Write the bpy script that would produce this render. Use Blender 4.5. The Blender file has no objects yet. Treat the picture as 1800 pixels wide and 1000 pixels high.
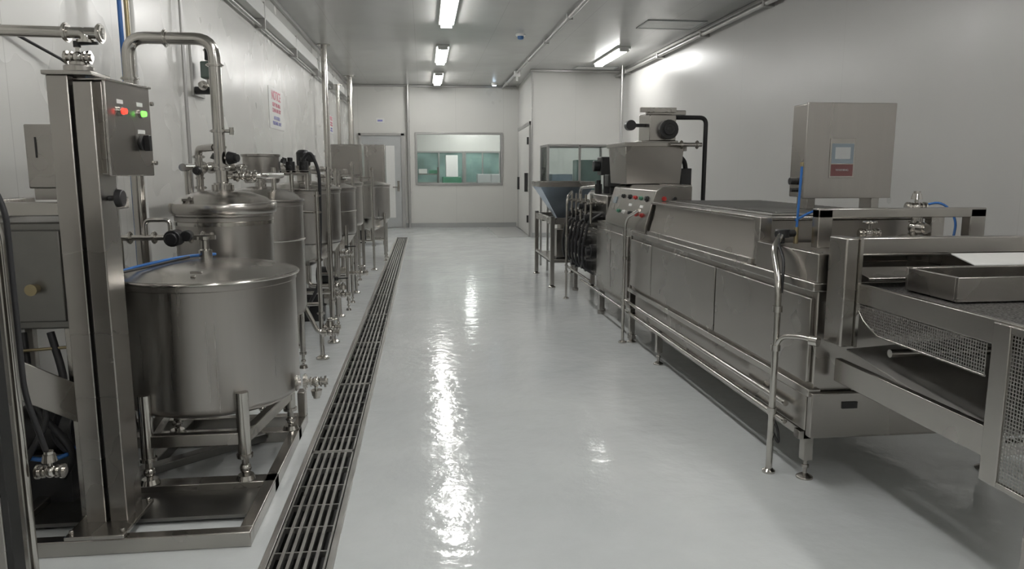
import bpy, bmesh, math, random
from mathutils import Vector, Matrix
random.seed(4)
V=Vector
# ------------------------------------------------------------------ materials
def newmat(name):
    m=bpy.data.materials.new(name); m.use_nodes=True
    nt=m.node_tree; b=nt.nodes['Principled BSDF']
    return m,nt,b
def mat(name,col,metal=0.,rough=.4,nscale=8.,cvar=.0,rvar=.0,bump=0.,stretch=(1,1,1),spec=None,emit=None,es=0.):
    m,nt,b=newmat(name)
    b.inputs['Base Color'].default_value=(*col,1)
    b.inputs['Metallic'].default_value=metal
    b.inputs['Roughness'].default_value=rough
    if spec is not None: b.inputs['Specular IOR Level'].default_value=spec
    if emit: b.inputs['Emission Color'].default_value=(*emit,1); b.inputs['Emission Strength'].default_value=es
    tc=nt.nodes.new('ShaderNodeTexCoord'); mp=nt.nodes.new('ShaderNodeMapping'); mp.inputs['Scale'].default_value=stretch
    nz=nt.nodes.new('ShaderNodeTexNoise'); nz.inputs['Scale'].default_value=nscale; nz.inputs['Detail'].default_value=3
    nt.links.new(tc.outputs['Object'],mp.inputs['Vector']); nt.links.new(mp.outputs[0],nz.inputs['Vector'])
    if cvar:
        r=nt.nodes.new('ShaderNodeMapRange'); r.inputs['From Min'].default_value=.25;r.inputs['From Max'].default_value=.75
        mx=nt.nodes.new('ShaderNodeMix'); mx.data_type='RGBA'
        mx.inputs['A'].default_value=(*[c*(1-cvar) for c in col],1); mx.inputs['B'].default_value=(*[min(1,c*(1+cvar)) for c in col],1)
        nt.links.new(nz.outputs['Fac'],r.inputs['Value']); nt.links.new(r.outputs[0],mx.inputs['Factor']); nt.links.new(mx.outputs['Result'],b.inputs['Base Color'])
    if rvar:
        r=nt.nodes.new('ShaderNodeMapRange'); r.inputs['From Min'].default_value=.25;r.inputs['From Max'].default_value=.75
        r.inputs['To Min'].default_value=max(.03,rough-rvar); r.inputs['To Max'].default_value=rough+rvar
        nt.links.new(nz.outputs['Fac'],r.inputs['Value']); nt.links.new(r.outputs[0],b.inputs['Roughness'])
    if bump:
        bp=nt.nodes.new('ShaderNodeBump'); bp.inputs['Strength'].default_value=bump; bp.inputs['Distance'].default_value=.01
        nt.links.new(nz.outputs['Fac'],bp.inputs['Height']); nt.links.new(bp.outputs[0],b.inputs['Normal'])
    return m
def panelmat(name,col,rough,axis,period,bump=.04,gap=.006,offset=0.,seam=.8):
    m=mat(name,col,0,rough,1.1,.02,.04,0)
    nt=m.node_tree;b=nt.nodes['Principled BSDF']
    geo=nt.nodes.new('ShaderNodeNewGeometry');sp=nt.nodes.new('ShaderNodeSeparateXYZ');nt.links.new(geo.outputs['Position'],sp.inputs[0])
    ad=nt.nodes.new('ShaderNodeMath');ad.operation='ADD';ad.inputs[1].default_value=offset+100*period;nt.links.new(sp.outputs[axis],ad.inputs[0])
    mo=nt.nodes.new('ShaderNodeMath');mo.operation='MODULO';mo.inputs[1].default_value=period;nt.links.new(ad.outputs[0],mo.inputs[0])
    lt=nt.nodes.new('ShaderNodeMath');lt.operation='LESS_THAN';lt.inputs[1].default_value=gap;nt.links.new(mo.outputs[0],lt.inputs[0])
    mx=nt.nodes.new('ShaderNodeMix');mx.data_type='RGBA';mx.inputs['B'].default_value=(*[c*seam for c in col],1)
    src=b.inputs['Base Color'].links[0].from_socket
    nt.links.new(src,mx.inputs['A']);nt.links.new(lt.outputs[0],mx.inputs['Factor']);nt.links.new(mx.outputs['Result'],b.inputs['Base Color'])
    nz=nt.nodes.new('ShaderNodeTexNoise');nz.inputs['Scale'].default_value=1.6;nz.inputs['Detail'].default_value=1;nt.links.new(geo.outputs['Position'],nz.inputs['Vector'])
    bp=nt.nodes.new('ShaderNodeBump');bp.inputs['Strength'].default_value=bump;bp.inputs['Distance'].default_value=.05
    nt.links.new(nz.outputs['Fac'],bp.inputs['Height']);nt.links.new(bp.outputs[0],b.inputs['Normal'])
    return m
M={}
M['steel']=mat('brushed_steel',(.43,.41,.385),1,.26,2.5,.05,.03)
M['steelv']=mat('vertical_brushed_steel',(.41,.392,.37),1,.31,30,.03,.05,0,(1,1,.03))
M['steelh']=mat('satin_steel_panel',(.385,.366,.342),1,.28,1.6,.04,.04)
M['steelb']=mat('blue_reflection_steel',(.42,.50,.60),1,.34,1.6,.04,.04)  # blue reflection painted into the base colour of the steel
M['steeld']=mat('dull_dark_steel',(.21,.205,.195),1,.36,5,.12,.06)
M['steelr']=mat('matt_steel_sheet',(.40,.39,.37),.6,.5,5,.06,.06)
M['pipe']=mat('polished_pipe_steel',(.53,.51,.48),1,.17,9,.05,.04)
M['bars']=mat('bright_grate_steel',(.62,.61,.59),1,.32,9,.05,.06)
M['dark']=mat('blackened_steel',(.05,.05,.05),.7,.45,9,.2,.1)
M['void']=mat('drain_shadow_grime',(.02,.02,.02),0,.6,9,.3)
M['black']=mat('black_plastic',(.014,.014,.015),0,.35,20,.1)
M['rubber']=mat('black_rubber_hose',(.018,.018,.02),0,.5,20,.1)
M['blue']=mat('blue_air_hose',(.02,.11,.34),0,.35,20,.05)
M['bluep']=mat('blue_plate',(.03,.12,.30),0,.4,20,.05)
M['yellow']=mat('brass_fitting',(.36,.30,.18),.8,.35,20,.05)
M['white']=mat('white_plastic',(.72,.72,.70),0,.35,20,.02)
M['grey']=mat('grey_paint',(.42,.43,.43),0,.4,6,.04)
M['green']=mat('green_paint',(.07,.24,.15),0,.4,6,.04)
M['greend']=mat('dark_green_coil',(.09,.12,.105),0,.4,6,.04)
M['teal']=mat('grey_green_tinted_pane',(.20,.30,.28),0,.12,1.5,.5)
M['red']=mat('red_button',(.42,.03,.025),0,.4,9,.02)
M['redglow']=mat('red_indicator_lens',(.8,.03,.02),0,.3,9,emit=(1,.05,.03),es=2.4)
M['greenglow']=mat('green_indicator_lens',(.1,.8,.1),0,.3,9,emit=(.25,1,.12),es=1.8)
M['redtext']=mat('faded_red_sign_ink',(.58,.13,.20),0,.5)
M['bluetext']=mat('faded_blue_sign_ink',(.22,.22,.52),0,.5)
M['maroon']=mat('maroon_label',(.15,.06,.06),0,.4)
M['screen']=mat('grey_blue_label',(.20,.24,.27),0,.3)
M['ceil']=panelmat('ceiling_panel',(.46,.46,.445),.22,'X',1.18,.03,.006,.1)
M['wall']=panelmat('white_wall_panel',(.60,.595,.57),.27,'Y',1.18,.05,.006,.02)
M['wallr']=panelmat('grey_white_wall_panel',(.51,.505,.49),.31,'Y',2.36,.04,.005,.02,.88)
M['wallx']=panelmat('white_wall_panel_back',(.64,.635,.605),.30,'X',1.18,.05,.005,.38)
M['walla']=panelmat('white_wall_panel_matt',(.58,.575,.55),.45,'X',1.18,.05,.004,.38)
M['base']=mat('grey_coving',(.36,.365,.36),0,.4,5,.04)
M['alu']=mat('aluminium_trim',(.46,.455,.445),.8,.35,5,.05)
M['tube']=mat('glowing_tube',(1,1,1),0,.3,5,emit=(1,.99,.965),es=60)
M['tubeb']=mat('glowing_downlight',(1,1,1),0,.3,5,emit=(.6,.8,1),es=20)
def floormat():
    m,nt,b=newmat('glossy_epoxy_floor')
    geo=nt.nodes.new('ShaderNodeNewGeometry')
    n1=nt.nodes.new('ShaderNodeTexNoise');n1.inputs['Scale'].default_value=1.3;n1.inputs['Detail'].default_value=8;n1.inputs['Roughness'].default_value=.6
    nt.links.new(geo.outputs['Position'],n1.inputs['Vector'])
    cr=nt.nodes.new('ShaderNodeValToRGB');cr.color_ramp.elements[0].position=.33;cr.color_ramp.elements[1].position=.68
    cr.color_ramp.elements[0].color=(.595,.62,.625,1);cr.color_ramp.elements[1].color=(.675,.70,.70,1)
    nt.links.new(n1.outputs['Fac'],cr.inputs[0]);nt.links.new(cr.outputs[0],b.inputs['Base Color'])
    r=nt.nodes.new('ShaderNodeMapRange');r.inputs['From Min'].default_value=.3;r.inputs['From Max'].default_value=.7;r.inputs['To Min'].default_value=.07;r.inputs['To Max'].default_value=.15
    n3=nt.nodes.new('ShaderNodeTexNoise');n3.inputs['Scale'].default_value=2.6;n3.inputs['Detail'].default_value=5
    nt.links.new(geo.outputs['Position'],n3.inputs['Vector']);nt.links.new(n3.outputs['Fac'],r.inputs['Value']);nt.links.new(r.outputs[0],b.inputs['Roughness'])
    n2=nt.nodes.new('ShaderNodeTexNoise');n2.inputs['Scale'].default_value=9;n2.inputs['Detail'].default_value=4
    nt.links.new(geo.outputs['Position'],n2.inputs['Vector'])
    bp=nt.nodes.new('ShaderNodeBump');bp.inputs['Strength'].default_value=.2;bp.inputs['Distance'].default_value=.02
    nt.links.new(n2.outputs['Fac'],bp.inputs['Height']);nt.links.new(bp.outputs[0],b.inputs['Normal'])
    return m
M['floor']=floormat()
def glassmat():
    m,nt,b=newmat('clear_glass');nt.nodes.remove(b)
    o=nt.nodes['Material Output'];t=nt.nodes.new('ShaderNodeBsdfTransparent');g=nt.nodes.new('ShaderNodeBsdfGlossy');g.inputs['Roughness'].default_value=.03
    t.inputs[0].default_value=(.94,.97,.965,1)
    fr=nt.nodes.new('ShaderNodeFresnel');fr.inputs[0].default_value=1.45
    mx=nt.nodes.new('ShaderNodeMixShader');nt.links.new(fr.outputs[0],mx.inputs[0]);nt.links.new(t.outputs[0],mx.inputs[1]);nt.links.new(g.outputs[0],mx.inputs[2]);nt.links.new(mx.outputs[0],o.inputs[0]);return m
M['glass']=glassmat()
def meshmat(name,per,hole,col):
    m,nt,b=newmat(name)
    b.inputs['Base Color'].default_value=(*col,1);b.inputs['Metallic'].default_value=1;b.inputs['Roughness'].default_value=.35
    geo=nt.nodes.new('ShaderNodeNewGeometry');sp=nt.nodes.new('ShaderNodeSeparateXYZ');nt.links.new(geo.outputs['Position'],sp.inputs[0])
    res=[]
    for ax in ('Y','Z'):
        a=nt.nodes.new('ShaderNodeMath');a.operation='ADD';a.inputs[1].default_value=10;nt.links.new(sp.outputs[ax],a.inputs[0])
        mo=nt.nodes.new('ShaderNodeMath');mo.operation='MODULO';mo.inputs[1].default_value=per;nt.links.new(a.outputs[0],mo.inputs[0])
        g=nt.nodes.new('ShaderNodeMath');g.operation='GREATER_THAN';g.inputs[1].default_value=per*(1-hole);nt.links.new(mo.outputs[0],g.inputs[0]);res.append(g)
    mu=nt.nodes.new('ShaderNodeMath');mu.operation='MULTIPLY';nt.links.new(res[0].outputs[0],mu.inputs[0]);nt.links.new(res[1].outputs[0],mu.inputs[1])
    inv=nt.nodes.new('ShaderNodeMath');inv.operation='SUBTRACT';inv.inputs[0].default_value=1;nt.links.new(mu.outputs[0],inv.inputs[1])
    nt.links.new(inv.outputs[0],b.inputs['Alpha'])
    return m
M['mesh']=meshmat('woven_wire_mesh',.0115,.74,(.42,.41,.39))
def beltmat():
    m,nt,b=newmat('dark_wire_belt')
    b.inputs['Metallic'].default_value=.9;b.inputs['Roughness'].default_value=.42
    geo=nt.nodes.new('ShaderNodeNewGeometry');vo=nt.nodes.new('ShaderNodeTexVoronoi');vo.inputs['Scale'].default_value=110
    nt.links.new(geo.outputs['Position'],vo.inputs['Vector'])
    cr=nt.nodes.new('ShaderNodeValToRGB');cr.color_ramp.elements[0].color=(.02,.02,.02,1);cr.color_ramp.elements[1].color=(.26,.255,.25,1);cr.color_ramp.elements[0].position=.25;cr.color_ramp.elements[1].position=.6
    nt.links.new(vo.outputs['Distance'],cr.inputs[0]);nt.links.new(cr.outputs[0],b.inputs['Base Color']);return m
M['belt']=beltmat()
# ------------------------------------------------------------------ geometry helpers
def rounded(pts,rad,n=6):
    pts=[V(p) for p in pts];out=[pts[0]]
    for i in range(1,len(pts)-1):
        a,b,c=pts[i-1],pts[i],pts[i+1]
        u=(a-b);w=(c-b);r=min(rad,u.length*.49,w.length*.49)
        u.normalize();w.normalize();p0=b+u*r;p2=b+w*r
        for k in range(n+1):
            t=k/n;out.append((1-t)**2*p0+2*t*(1-t)*b+t*t*p2)
    out.append(pts[-1]);return out
class B:
    def __init__(s): s.bm=bmesh.new()
    def box(s,x0,x1,y0,y1,z0,z1):
        v=[s.bm.verts.new(p) for p in [(x0,y0,z0),(x1,y0,z0),(x1,y1,z0),(x0,y1,z0),(x0,y0,z1),(x1,y0,z1),(x1,y1,z1),(x0,y1,z1)]]
        for f in [(3,2,1,0),(4,5,6,7),(0,1,5,4),(1,2,6,5),(2,3,7,6),(3,0,4,7)]: s.bm.faces.new([v[i] for i in f])
        return s
    def hexa(s,p):
        v=[s.bm.verts.new(q) for q in p]
        for f in [(3,2,1,0),(4,5,6,7),(0,1,5,4),(1,2,6,5),(2,3,7,6),(3,0,4,7)]: s.bm.faces.new([v[i] for i in f])
        return s
    def bar(s,p0,p1,w,h,up=(0,0,1)):
        p0=V(p0);p1=V(p1);d=(p1-p0).normalized();u=V(up)
        if abs(d.dot(u))>.98:u=V((0,1,0))
        r=d.cross(u).normalized()*w/2;u=r.cross(d).normalized()*h/2
        s.hexa([p0-r-u,p0+r-u,p1+r-u,p1-r-u,p0-r+u,p0+r+u,p1+r+u,p1-r+u]);return s
    def prism(s,poly,axis,a0,a1):
        def mk(p,a):
            if axis=='y': return (p[0],a,p[1])
            if axis=='x': return (a,p[0],p[1])
            return (p[0],p[1],a)
        A=[s.bm.verts.new(mk(p,a0)) for p in poly];C=[s.bm.verts.new(mk(p,a1)) for p in poly];n=len(poly)
        s.bm.faces.new(A);s.bm.faces.new(C[::-1])
        for i in range(n): s.bm.faces.new([A[i],C[i],C[(i+1)%n],A[(i+1)%n]])
        return s
    def cyl(s,p0,p1,r,r2=None,seg=18):
        p0=V(p0);p1=V(p1);r2=r if r2 is None else r2
        d=(p1-p0).normalized();u=V((0,0,1)) if abs(d.z)<.9 else V((1,0,0))
        a=d.cross(u).normalized();b=d.cross(a)
        R0=[];R1=[]
        for i in range(seg):
            t=2*math.pi*i/seg;o=a*math.cos(t)+b*math.sin(t)
            R0.append(s.bm.verts.new(p0+o*r));R1.append(s.bm.verts.new(p1+o*r2))
        for i in range(seg): s.bm.faces.new([R0[i],R0[(i+1)%seg],R1[(i+1)%seg],R1[i]])
        s.bm.faces.new(R0[::-1]);s.bm.faces.new(R1);return s
    def tube(s,pts,r,seg=12,rad=0):
        if rad: pts=rounded(pts,rad)
        pts=[V(p) for p in pts];q=[pts[0]]
        for p in pts[1:]:
            if (p-q[-1]).length>1e-4:q.append(p)
        pts=q;n=len(pts);T=[]
        for i in range(n):
            a=pts[max(i-1,0)];b=pts[min(i+1,n-1)];T.append((b-a).normalized())
        u=V((0,0,1)) if abs(T[0].z)<.9 else V((1,0,0))
        nrm=T[0].cross(u).normalized();prev=None
        for i in range(n):
            nrm=(nrm-T[i]*nrm.dot(T[i])).normalized();bi=T[i].cross(nrm)
            ring=[s.bm.verts.new(pts[i]+(nrm*math.cos(2*math.pi*k/seg)+bi*math.sin(2*math.pi*k/seg))*r) for k in range(seg)]
            if prev:
                for k in range(seg): s.bm.faces.new([prev[k],prev[(k+1)%seg],ring[(k+1)%seg],ring[k]])
            else: s.bm.faces.new(ring[::-1])
            prev=ring
        s.bm.faces.new(prev);return s
    def lathe(s,cx,cy,prof,seg=48):
        prev=None
        for (r,z) in prof:
            if r<1e-5: ring=[s.bm.verts.new((cx,cy,z))]
            else: ring=[s.bm.verts.new((cx+r*math.cos(2*math.pi*k/seg),cy+r*math.sin(2*math.pi*k/seg),z)) for k in range(seg)]
            if prev:
                for k in range(seg):
                    k2=(k+1)%seg
                    if len(prev)==1 and len(ring)>1: s.bm.faces.new([prev[0],ring[k2],ring[k]])
                    elif len(ring)==1 and len(prev)>1: s.bm.faces.new([prev[k],prev[k2],ring[0]])
                    elif len(ring)>1: s.bm.faces.new([prev[k],prev[k2],ring[k2],ring[k]])
            prev=ring
        return s
    def ball(s,c,r,seg=14):
        n=8;return s.lathe(c[0],c[1],[(r*math.sin(math.pi*i/n),c[2]-r*math.cos(math.pi*i/n)) for i in range(n+1)],seg)
    def ring(s,c,axis,R,r,seg=24):
        c=V(c);d=V(axis).normalized();u=V((0,0,1)) if abs(d.z)<.9 else V((1,0,0));a=d.cross(u).normalized();b=d.cross(a)
        prev=None;first=None
        for i in range(seg+1):
            t=2*math.pi*i/seg;o=a*math.cos(t)+b*math.sin(t)
            if i==seg: ringv=first
            else: ringv=[s.bm.verts.new(c+o*(R+r*math.cos(2*math.pi*k/8))+d*r*math.sin(2*math.pi*k/8)) for k in range(8)]
            if prev:
                for k in range(8): s.bm.faces.new([prev[k],prev[(k+1)%8],ringv[(k+1)%8],ringv[k]])
            else: first=ringv
            prev=ringv
        return s
COL=bpy.context.scene.collection
def clusters(bm,tol=.004):
    bm.verts.ensure_lookup_table();bm.verts.index_update();seen=set();isl=[]
    for v in bm.verts:
        if v.index in seen: continue
        st=[v];seen.add(v.index);c=[]
        while st:
            q=st.pop();c.append(q)
            for e in q.link_edges:
                w=e.other_vert(q)
                if w.index not in seen: seen.add(w.index);st.append(w)
        lo=[min(x.co[i] for x in c) for i in range(3)];hi=[max(x.co[i] for x in c) for i in range(3)]
        isl.append((set(x.index for x in c),lo,hi))
    par=list(range(len(isl)))
    def f(i):
        while par[i]!=i:i=par[i]
        return i
    for i in range(len(isl)):
        for j in range(i):
            if all(isl[i][1][k]<=isl[j][2][k]+tol and isl[j][1][k]<=isl[i][2][k]+tol for k in range(3)): par[f(i)]=f(j)
    g={}
    for i in range(len(isl)): g.setdefault(f(i),set()).update(isl[i][0])
    return list(g.values())
def finish(b,name,m,org=(0,0,0),bevel=0.,parent=None,label=None,kind=None,thr=38,seg=2):
    bm=b.bm
    bmesh.ops.recalc_face_normals(bm,faces=bm.faces[:])
    for v in bm.verts: v.co-=V(org)
    me=bpy.data.meshes.new(name);bm.to_mesh(me);bm.free()
    me.polygons.foreach_set('use_smooth',[True]*len(me.polygons))
    me.set_sharp_from_angle(angle=math.radians(thr))
    me.materials.append(M[m])
    o=bpy.data.objects.new(name,me);COL.objects.link(o)
    if bevel:
        md=o.modifiers.new('bevel','BEVEL');md.width=bevel;md.segments=seg;md.limit_method='ANGLE';md.angle_limit=math.radians(40);md.harden_normals=False
    if parent: o.parent=parent
    if label:o['label']=label
    if kind:o['kind']=kind
    return o
NOSPLIT={'cover_grille','louvre','grate','seam','hood_seam','rim','funnel'}
class Thing:
    def __init__(s,name,label,cat,loc,group=None):
        s.e=bpy.data.objects.new(name,None);s.e.empty_display_size=.1;COL.objects.link(s.e);s.e.location=loc;s.loc=V(loc)
        s.e['label']=label;s.e['category']=cat
        if group:s.e['group']=group
    def part(s,name,b,m,bevel=0.,label=None,parent=None,thr=38):
        if name not in NOSPLIT:
            cl=clusters(b.bm)
            if len(cl)>1:
                first=None
                for c in cl:
                    nb=B();mp={}
                    b.bm.verts.ensure_lookup_table()
                    for i in c: mp[i]=nb.bm.verts.new(b.bm.verts[i].co)
                    for f in b.bm.faces:
                        if f.verts[0].index in c: nb.bm.faces.new([mp[v.index] for v in f.verts])
                    o=finish(nb,name,m,s.loc,bevel,parent or s.e,label,None,thr)
                    first=first or o
                b.bm.free();return first
        return finish(b,name,m,s.loc,bevel,parent or s.e,label,None,thr)
def dup(root,loc,label=None):
    def rec(o,par):
        c=o.copy();COL.objects.link(c)
        if par: c.parent=par
        for ch in [x for x in o.children]: rec(ch,c)
        return c
    n=rec(root,None);n.location=loc
    if label:n['label']=label
    return n
def structure(b,name,m,bevel=0.,parent=None): return finish(b,name,m,(0,0,0),bevel,parent,None,'structure')
def textmesh(T,name,body,size,loc,rot,m,parent=None,extr=.0008,off=0.):
    c=bpy.data.curves.new('txt','FONT');c.body=body;c.size=size;c.align_x='CENTER';c.align_y='CENTER';c.extrude=extr;c.offset=off
    t=bpy.data.objects.new('txt',c);COL.objects.link(t);bpy.context.view_layer.update()
    dg=bpy.context.evaluated_depsgraph_get();me=bpy.data.meshes.new_from_object(t.evaluated_get(dg));bpy.data.objects.remove(t)
    me.materials.clear();me.materials.append(M[m])
    mt=Matrix.Translation(V(loc)-T.loc)@rot.to_4x4();me.transform(mt)
    o=bpy.data.objects.new(name,me);COL.objects.link(o);o.parent=parent or T.e;return o
def valve(T,pos,axis,s=1.,hd=(0,0,1),hm='black',style='lever'):
    pos=V(pos);a=V(axis).normalized();h=V(hd).normalized()
    b=B();b.cyl(pos-a*.07*s,pos+a*.07*s,.019*s)
    for k in(-1,1):b.cyl(pos+a*(k*.055-.006)*s,pos+a*(k*.055+.006)*s,.034*s);b.cyl(pos+a*(k*.03-.004)*s,pos+a*(k*.03+.004)*s,.03*s)
    b.ball(pos,.03*s);b.cyl(pos,pos+h*.06*s,.011*s)
    v=T.part('valve',b,'pipe')
    b=B()
    if style=='lever':
        b.bar(pos+h*.065*s-a*.015*s,pos+h*.072*s+a*.10*s,.022*s,.012*s,up=h);b.cyl(pos+h*.05*s,pos+h*.08*s,.018*s)
    elif style=='knob':
        b.cyl(pos+h*.05*s,pos+h*.085*s,.034*s,.026*s);b.cyl(pos+h*.085*s,pos+h*.10*s,.02*s)
    elif style=='wheel':
        b.ring(pos+h*.07*s,h,.036*s,.007*s)
        c=a; d=h.cross(a)
        b.cyl(pos+h*.07*s-c*.034*s,pos+h*.07*s+c*.034*s,.005*s);b.cyl(pos+h*.07*s-d*.034*s,pos+h*.07*s+d*.034*s,.005*s)
    T.part('valve_handle',b,hm,parent=v)
def clamp(b,pos,axis,r=.032,w=.016):
    pos=V(pos);a=V(axis).normalized();b.cyl(pos-a*w/2,pos+a*w/2,r);b.cyl(pos-a*w*.18,pos+a*w*.18,r*1.15)
# ------------------------------------------------------------------ room
XL,XR,YB,YF,ZC=-1.78,4.10,18.6,-2.5,3.45
DX0,DX1,DY0,DY1=-.61,-.345,1.2,15.8
b=B();b.box(XL-.1,DX0,YF,YB,-.25,0);b.box(DX1,XR+.1,YF,YB,-.25,0);b.box(DX0,DX1,YF,DY0,-.25,0);b.box(DX0,DX1,DY1,YB,-.25,0)
structure(b,'floor','floor')
structure(B().box(XL-.1,XR+.1,YF-.1,YB+.1,ZC,ZC+.1),'ceiling','ceil')
structure(B().box(XL-.1,XL,YF,YB,0,ZC),'wall_left','wall')
structure(B().box(XR,XR+.1,YF,YB,0,ZC),'wall_right','wallr')
structure(B().box(XL-.1,XR+.1,YF-.1,YF,0,ZC),'wall_front','wallx')
wx0,wx1,wz0,wz1=-.15,1.91,1.10,2.28
b=B();b.box(XL-.1,wx0,YB,YB+.1,0,ZC);b.box(wx1,XR+.1,YB,YB+.1,0,ZC);b.box(wx0,wx1,YB,YB+.1,0,wz0);b.box(wx0,wx1,YB,YB+.1,wz1,ZC)
structure(b,'wall_back','wallx')
structure(B().prism([(2.25,15.5),(XR,15.5),(XR,YB),(2.36,YB)],'z',0,ZC),'wall_alcove','walla')
b=B()
for (x0,x1,z0,z1) in [(wx0-.05,wx1+.05,wz0-.05,wz0),(wx0-.05,wx1+.05,wz1,wz1+.05),(wx0-.05,wx0,wz0,wz1),(wx1,wx1+.05,wz0,wz1)]: b.box(x0,x1,YB-.03,YB+.1,z0,z1)
w1=structure(b,'window_1','alu',.004)
g=finish(B().box(wx0,wx1,YB+.04,YB+.048,wz0,wz1),'window_pane','glass',parent=w1)
structure(B().box(XL,XL+.02,YF,YB,0,.10),'baseboard_left','base')
structure(B().box(XR-.02,XR,YF,15.5,0,.10),'baseboard_right','base')
b=B();b.box(-.45,2.3,YB-.03,YB,0,.11);b.box(XL,-1.6,YB-.03,YB,0,.11)
structure(b,'baseboard_back','base')
structure(B().box(2.25,XR,15.48,15.5,0,.1),'baseboard_alcove','base')
structure(B().box(XL,XL+.05,YF,YB,ZC-.05,ZC),'trim_1','alu',.01)
structure(B().box(XR-.05,XR,YF,15.5,ZC-.05,ZC),'trim_2','alu',.01)
structure(B().box(XL,2.3,YB-.05,YB,ZC-.05,ZC),'trim_3','alu',.01)
structure(B().box(2.2,XR,15.45,15.5,ZC-.05,ZC),'trim_4','alu',.01)
structure(B().box(2.225,2.255,15.47,15.5,0,ZC-.05),'trim_5','alu',.004)
b=B()
for (x0,x1,z0,z1) in [(-1.56,-1.50,0,2.30),(-.54,-.46,0,2.30),(-1.56,-.46,2.24,2.30)]: b.box(x0,x1,YB-.05,YB,z0,z1)
d1=structure(b,'door_1','alu',.004)
finish(B().box(-1.50,-.54,YB-.03,YB-.002,.01,2.24),'door_leaf','grey',bevel=.004,parent=d1)
finish(B().box(-1.12,-.70,YB-.036,YB-.031,.25,2.0),'door_panel','white',bevel=.003,parent=d1)
b=B();b.cyl((-.62,YB-.03,1.0),(-.62,YB-.09,1.0),.02);b.bar((-.62,YB-.085,1.0),(-.76,YB-.085,1.0),.025,.025);b.box(-.65,-.59,YB-.036,YB-.03,.9,1.15)
finish(b,'door_handle','pipe',parent=d1)
def fx(y): return 2.25+.11*(y-15.5)/3.1
def fbox(b,y0,y1,z0,z1,t0,t1):
    b.hexa([(fx(y0)-t1,y0,z0),(fx(y0)-t0,y0,z0),(fx(y1)-t0,y1,z0),(fx(y1)-t1,y1,z0),(fx(y0)-t1,y0,z1),(fx(y0)-t0,y0,z1),(fx(y1)-t0,y1,z1),(fx(y1)-t1,y1,z1)])
b=B();fbox(b,15.62,15.72,0,2.42,0,.05);fbox(b,18.2,18.3,0,2.42,0,.05);fbox(b,15.62,18.3,2.34,2.42,0,.05)
d2=structure(b,'door_2','alu',.004)
b=B();fbox(b,15.72,18.2,.02,2.34,.002,.04);finish(b,'door_leaf','walla',parent=d2,bevel=.004)
for q in ((17.9,17.98,.95,1.25,.04,.09),(15.95,16.05,.95,1.35,.04,.11)):
    b=B();fbox(b,*q);finish(b,'door_handle','dark',parent=d2)
for q in ((15.74,15.84,.3,.45,.04,.08),(15.74,15.84,1.95,2.1,.04,.08)):
    b=B();fbox(b,*q);finish(b,'door_hinge','dark',parent=d2)
structure(B().box(1.55,2.27,15.6,18.4,.0005,.006),'floor_mat','base')  # thin grey doorway mat lying on the floor
# room behind the window
structure(B().box(-2.5,4.5,YB+.1,23.5,-.25,0),'floor_annex','floor')
structure(B().box(-2.5,4.5,YB+.1,23.5,3.0,3.1),'ceiling_annex','ceil')
structure(B().box(-2.6,-2.5,YB+.1,23.5,0,3.0),'wall_annex_left','wall')
structure(B().box(4.5,4.6,YB+.1,23.5,0,3.0),'wall_annex_right','wall')
structure(B().box(-2.6,4.6,23.5,23.6,0,3.0),'wall_annex_back','wallx')
for i,(x0,x1) in enumerate([(-.25,1.20),(1.32,2.35)]):
    b=B()
    for q in [(x0-.05,x1+.05,1.0,1.05),(x0-.05,x1+.05,1.95,2.0),(x0-.05,x0,1.05,1.95),(x1,x1+.05,1.05,1.95),((x0+x1)/2-.02,(x0+x1)/2+.02,1.05,1.95)]: b.box(q[0],q[1],23.44,23.5,q[2],q[3])
    w=structure(b,'window_%d'%(i+2),'alu');finish(B().box(x0,x1,23.46,23.49,1.05,1.95),'window_pane','teal',parent=w)
T=Thing('wrapping_machine','white wrapping machine with green lower panel behind the window','machine',(.85,22.2,0))
T.part('body',B().box(.55,1.1,21.9,22.6,.0,1.22),'green',.02)
T.part('hood',B().prism([(21.9,1.22),(22.6,1.22),(22.6,1.80),(22.1,1.85)],'x',.65,1.0),'white',.01)
T=Thing('storage_cabinet','grey storage cabinet standing in the adjoining room','cabinet',(2.1,22.6,0))
T.part('body',B().box(1.6,2.4,22.3,22.9,.0,1.3),'grey',.01);T.part('door',B().box(1.64,1.98,22.28,22.3,.1,1.28),'grey',.005);T.part('door',B().box(2.02,2.36,22.28,22.3,.1,1.28),'grey',.005)
T=Thing('work_rack','dark steel work rack with bins in the adjoining room','rack',(.1,22.5,0))
b=B()
for x in(-.2,.42):
    for y in(22.3,22.7): b.box(x-.02,x+.02,y-.02,y+.02,0,1.5)
for z in(.5,1.0,1.28): b.box(-.22,.44,22.28,22.72,z,z+.03)
T.part('frame',b,'steeld',.003);T.part('bin',B().box(-.15,.1,22.35,22.65,1.31,1.45),'white',.01);T.part('bin',B().box(.15,.4,22.35,22.65,1.31,1.42),'green',.01)
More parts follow.
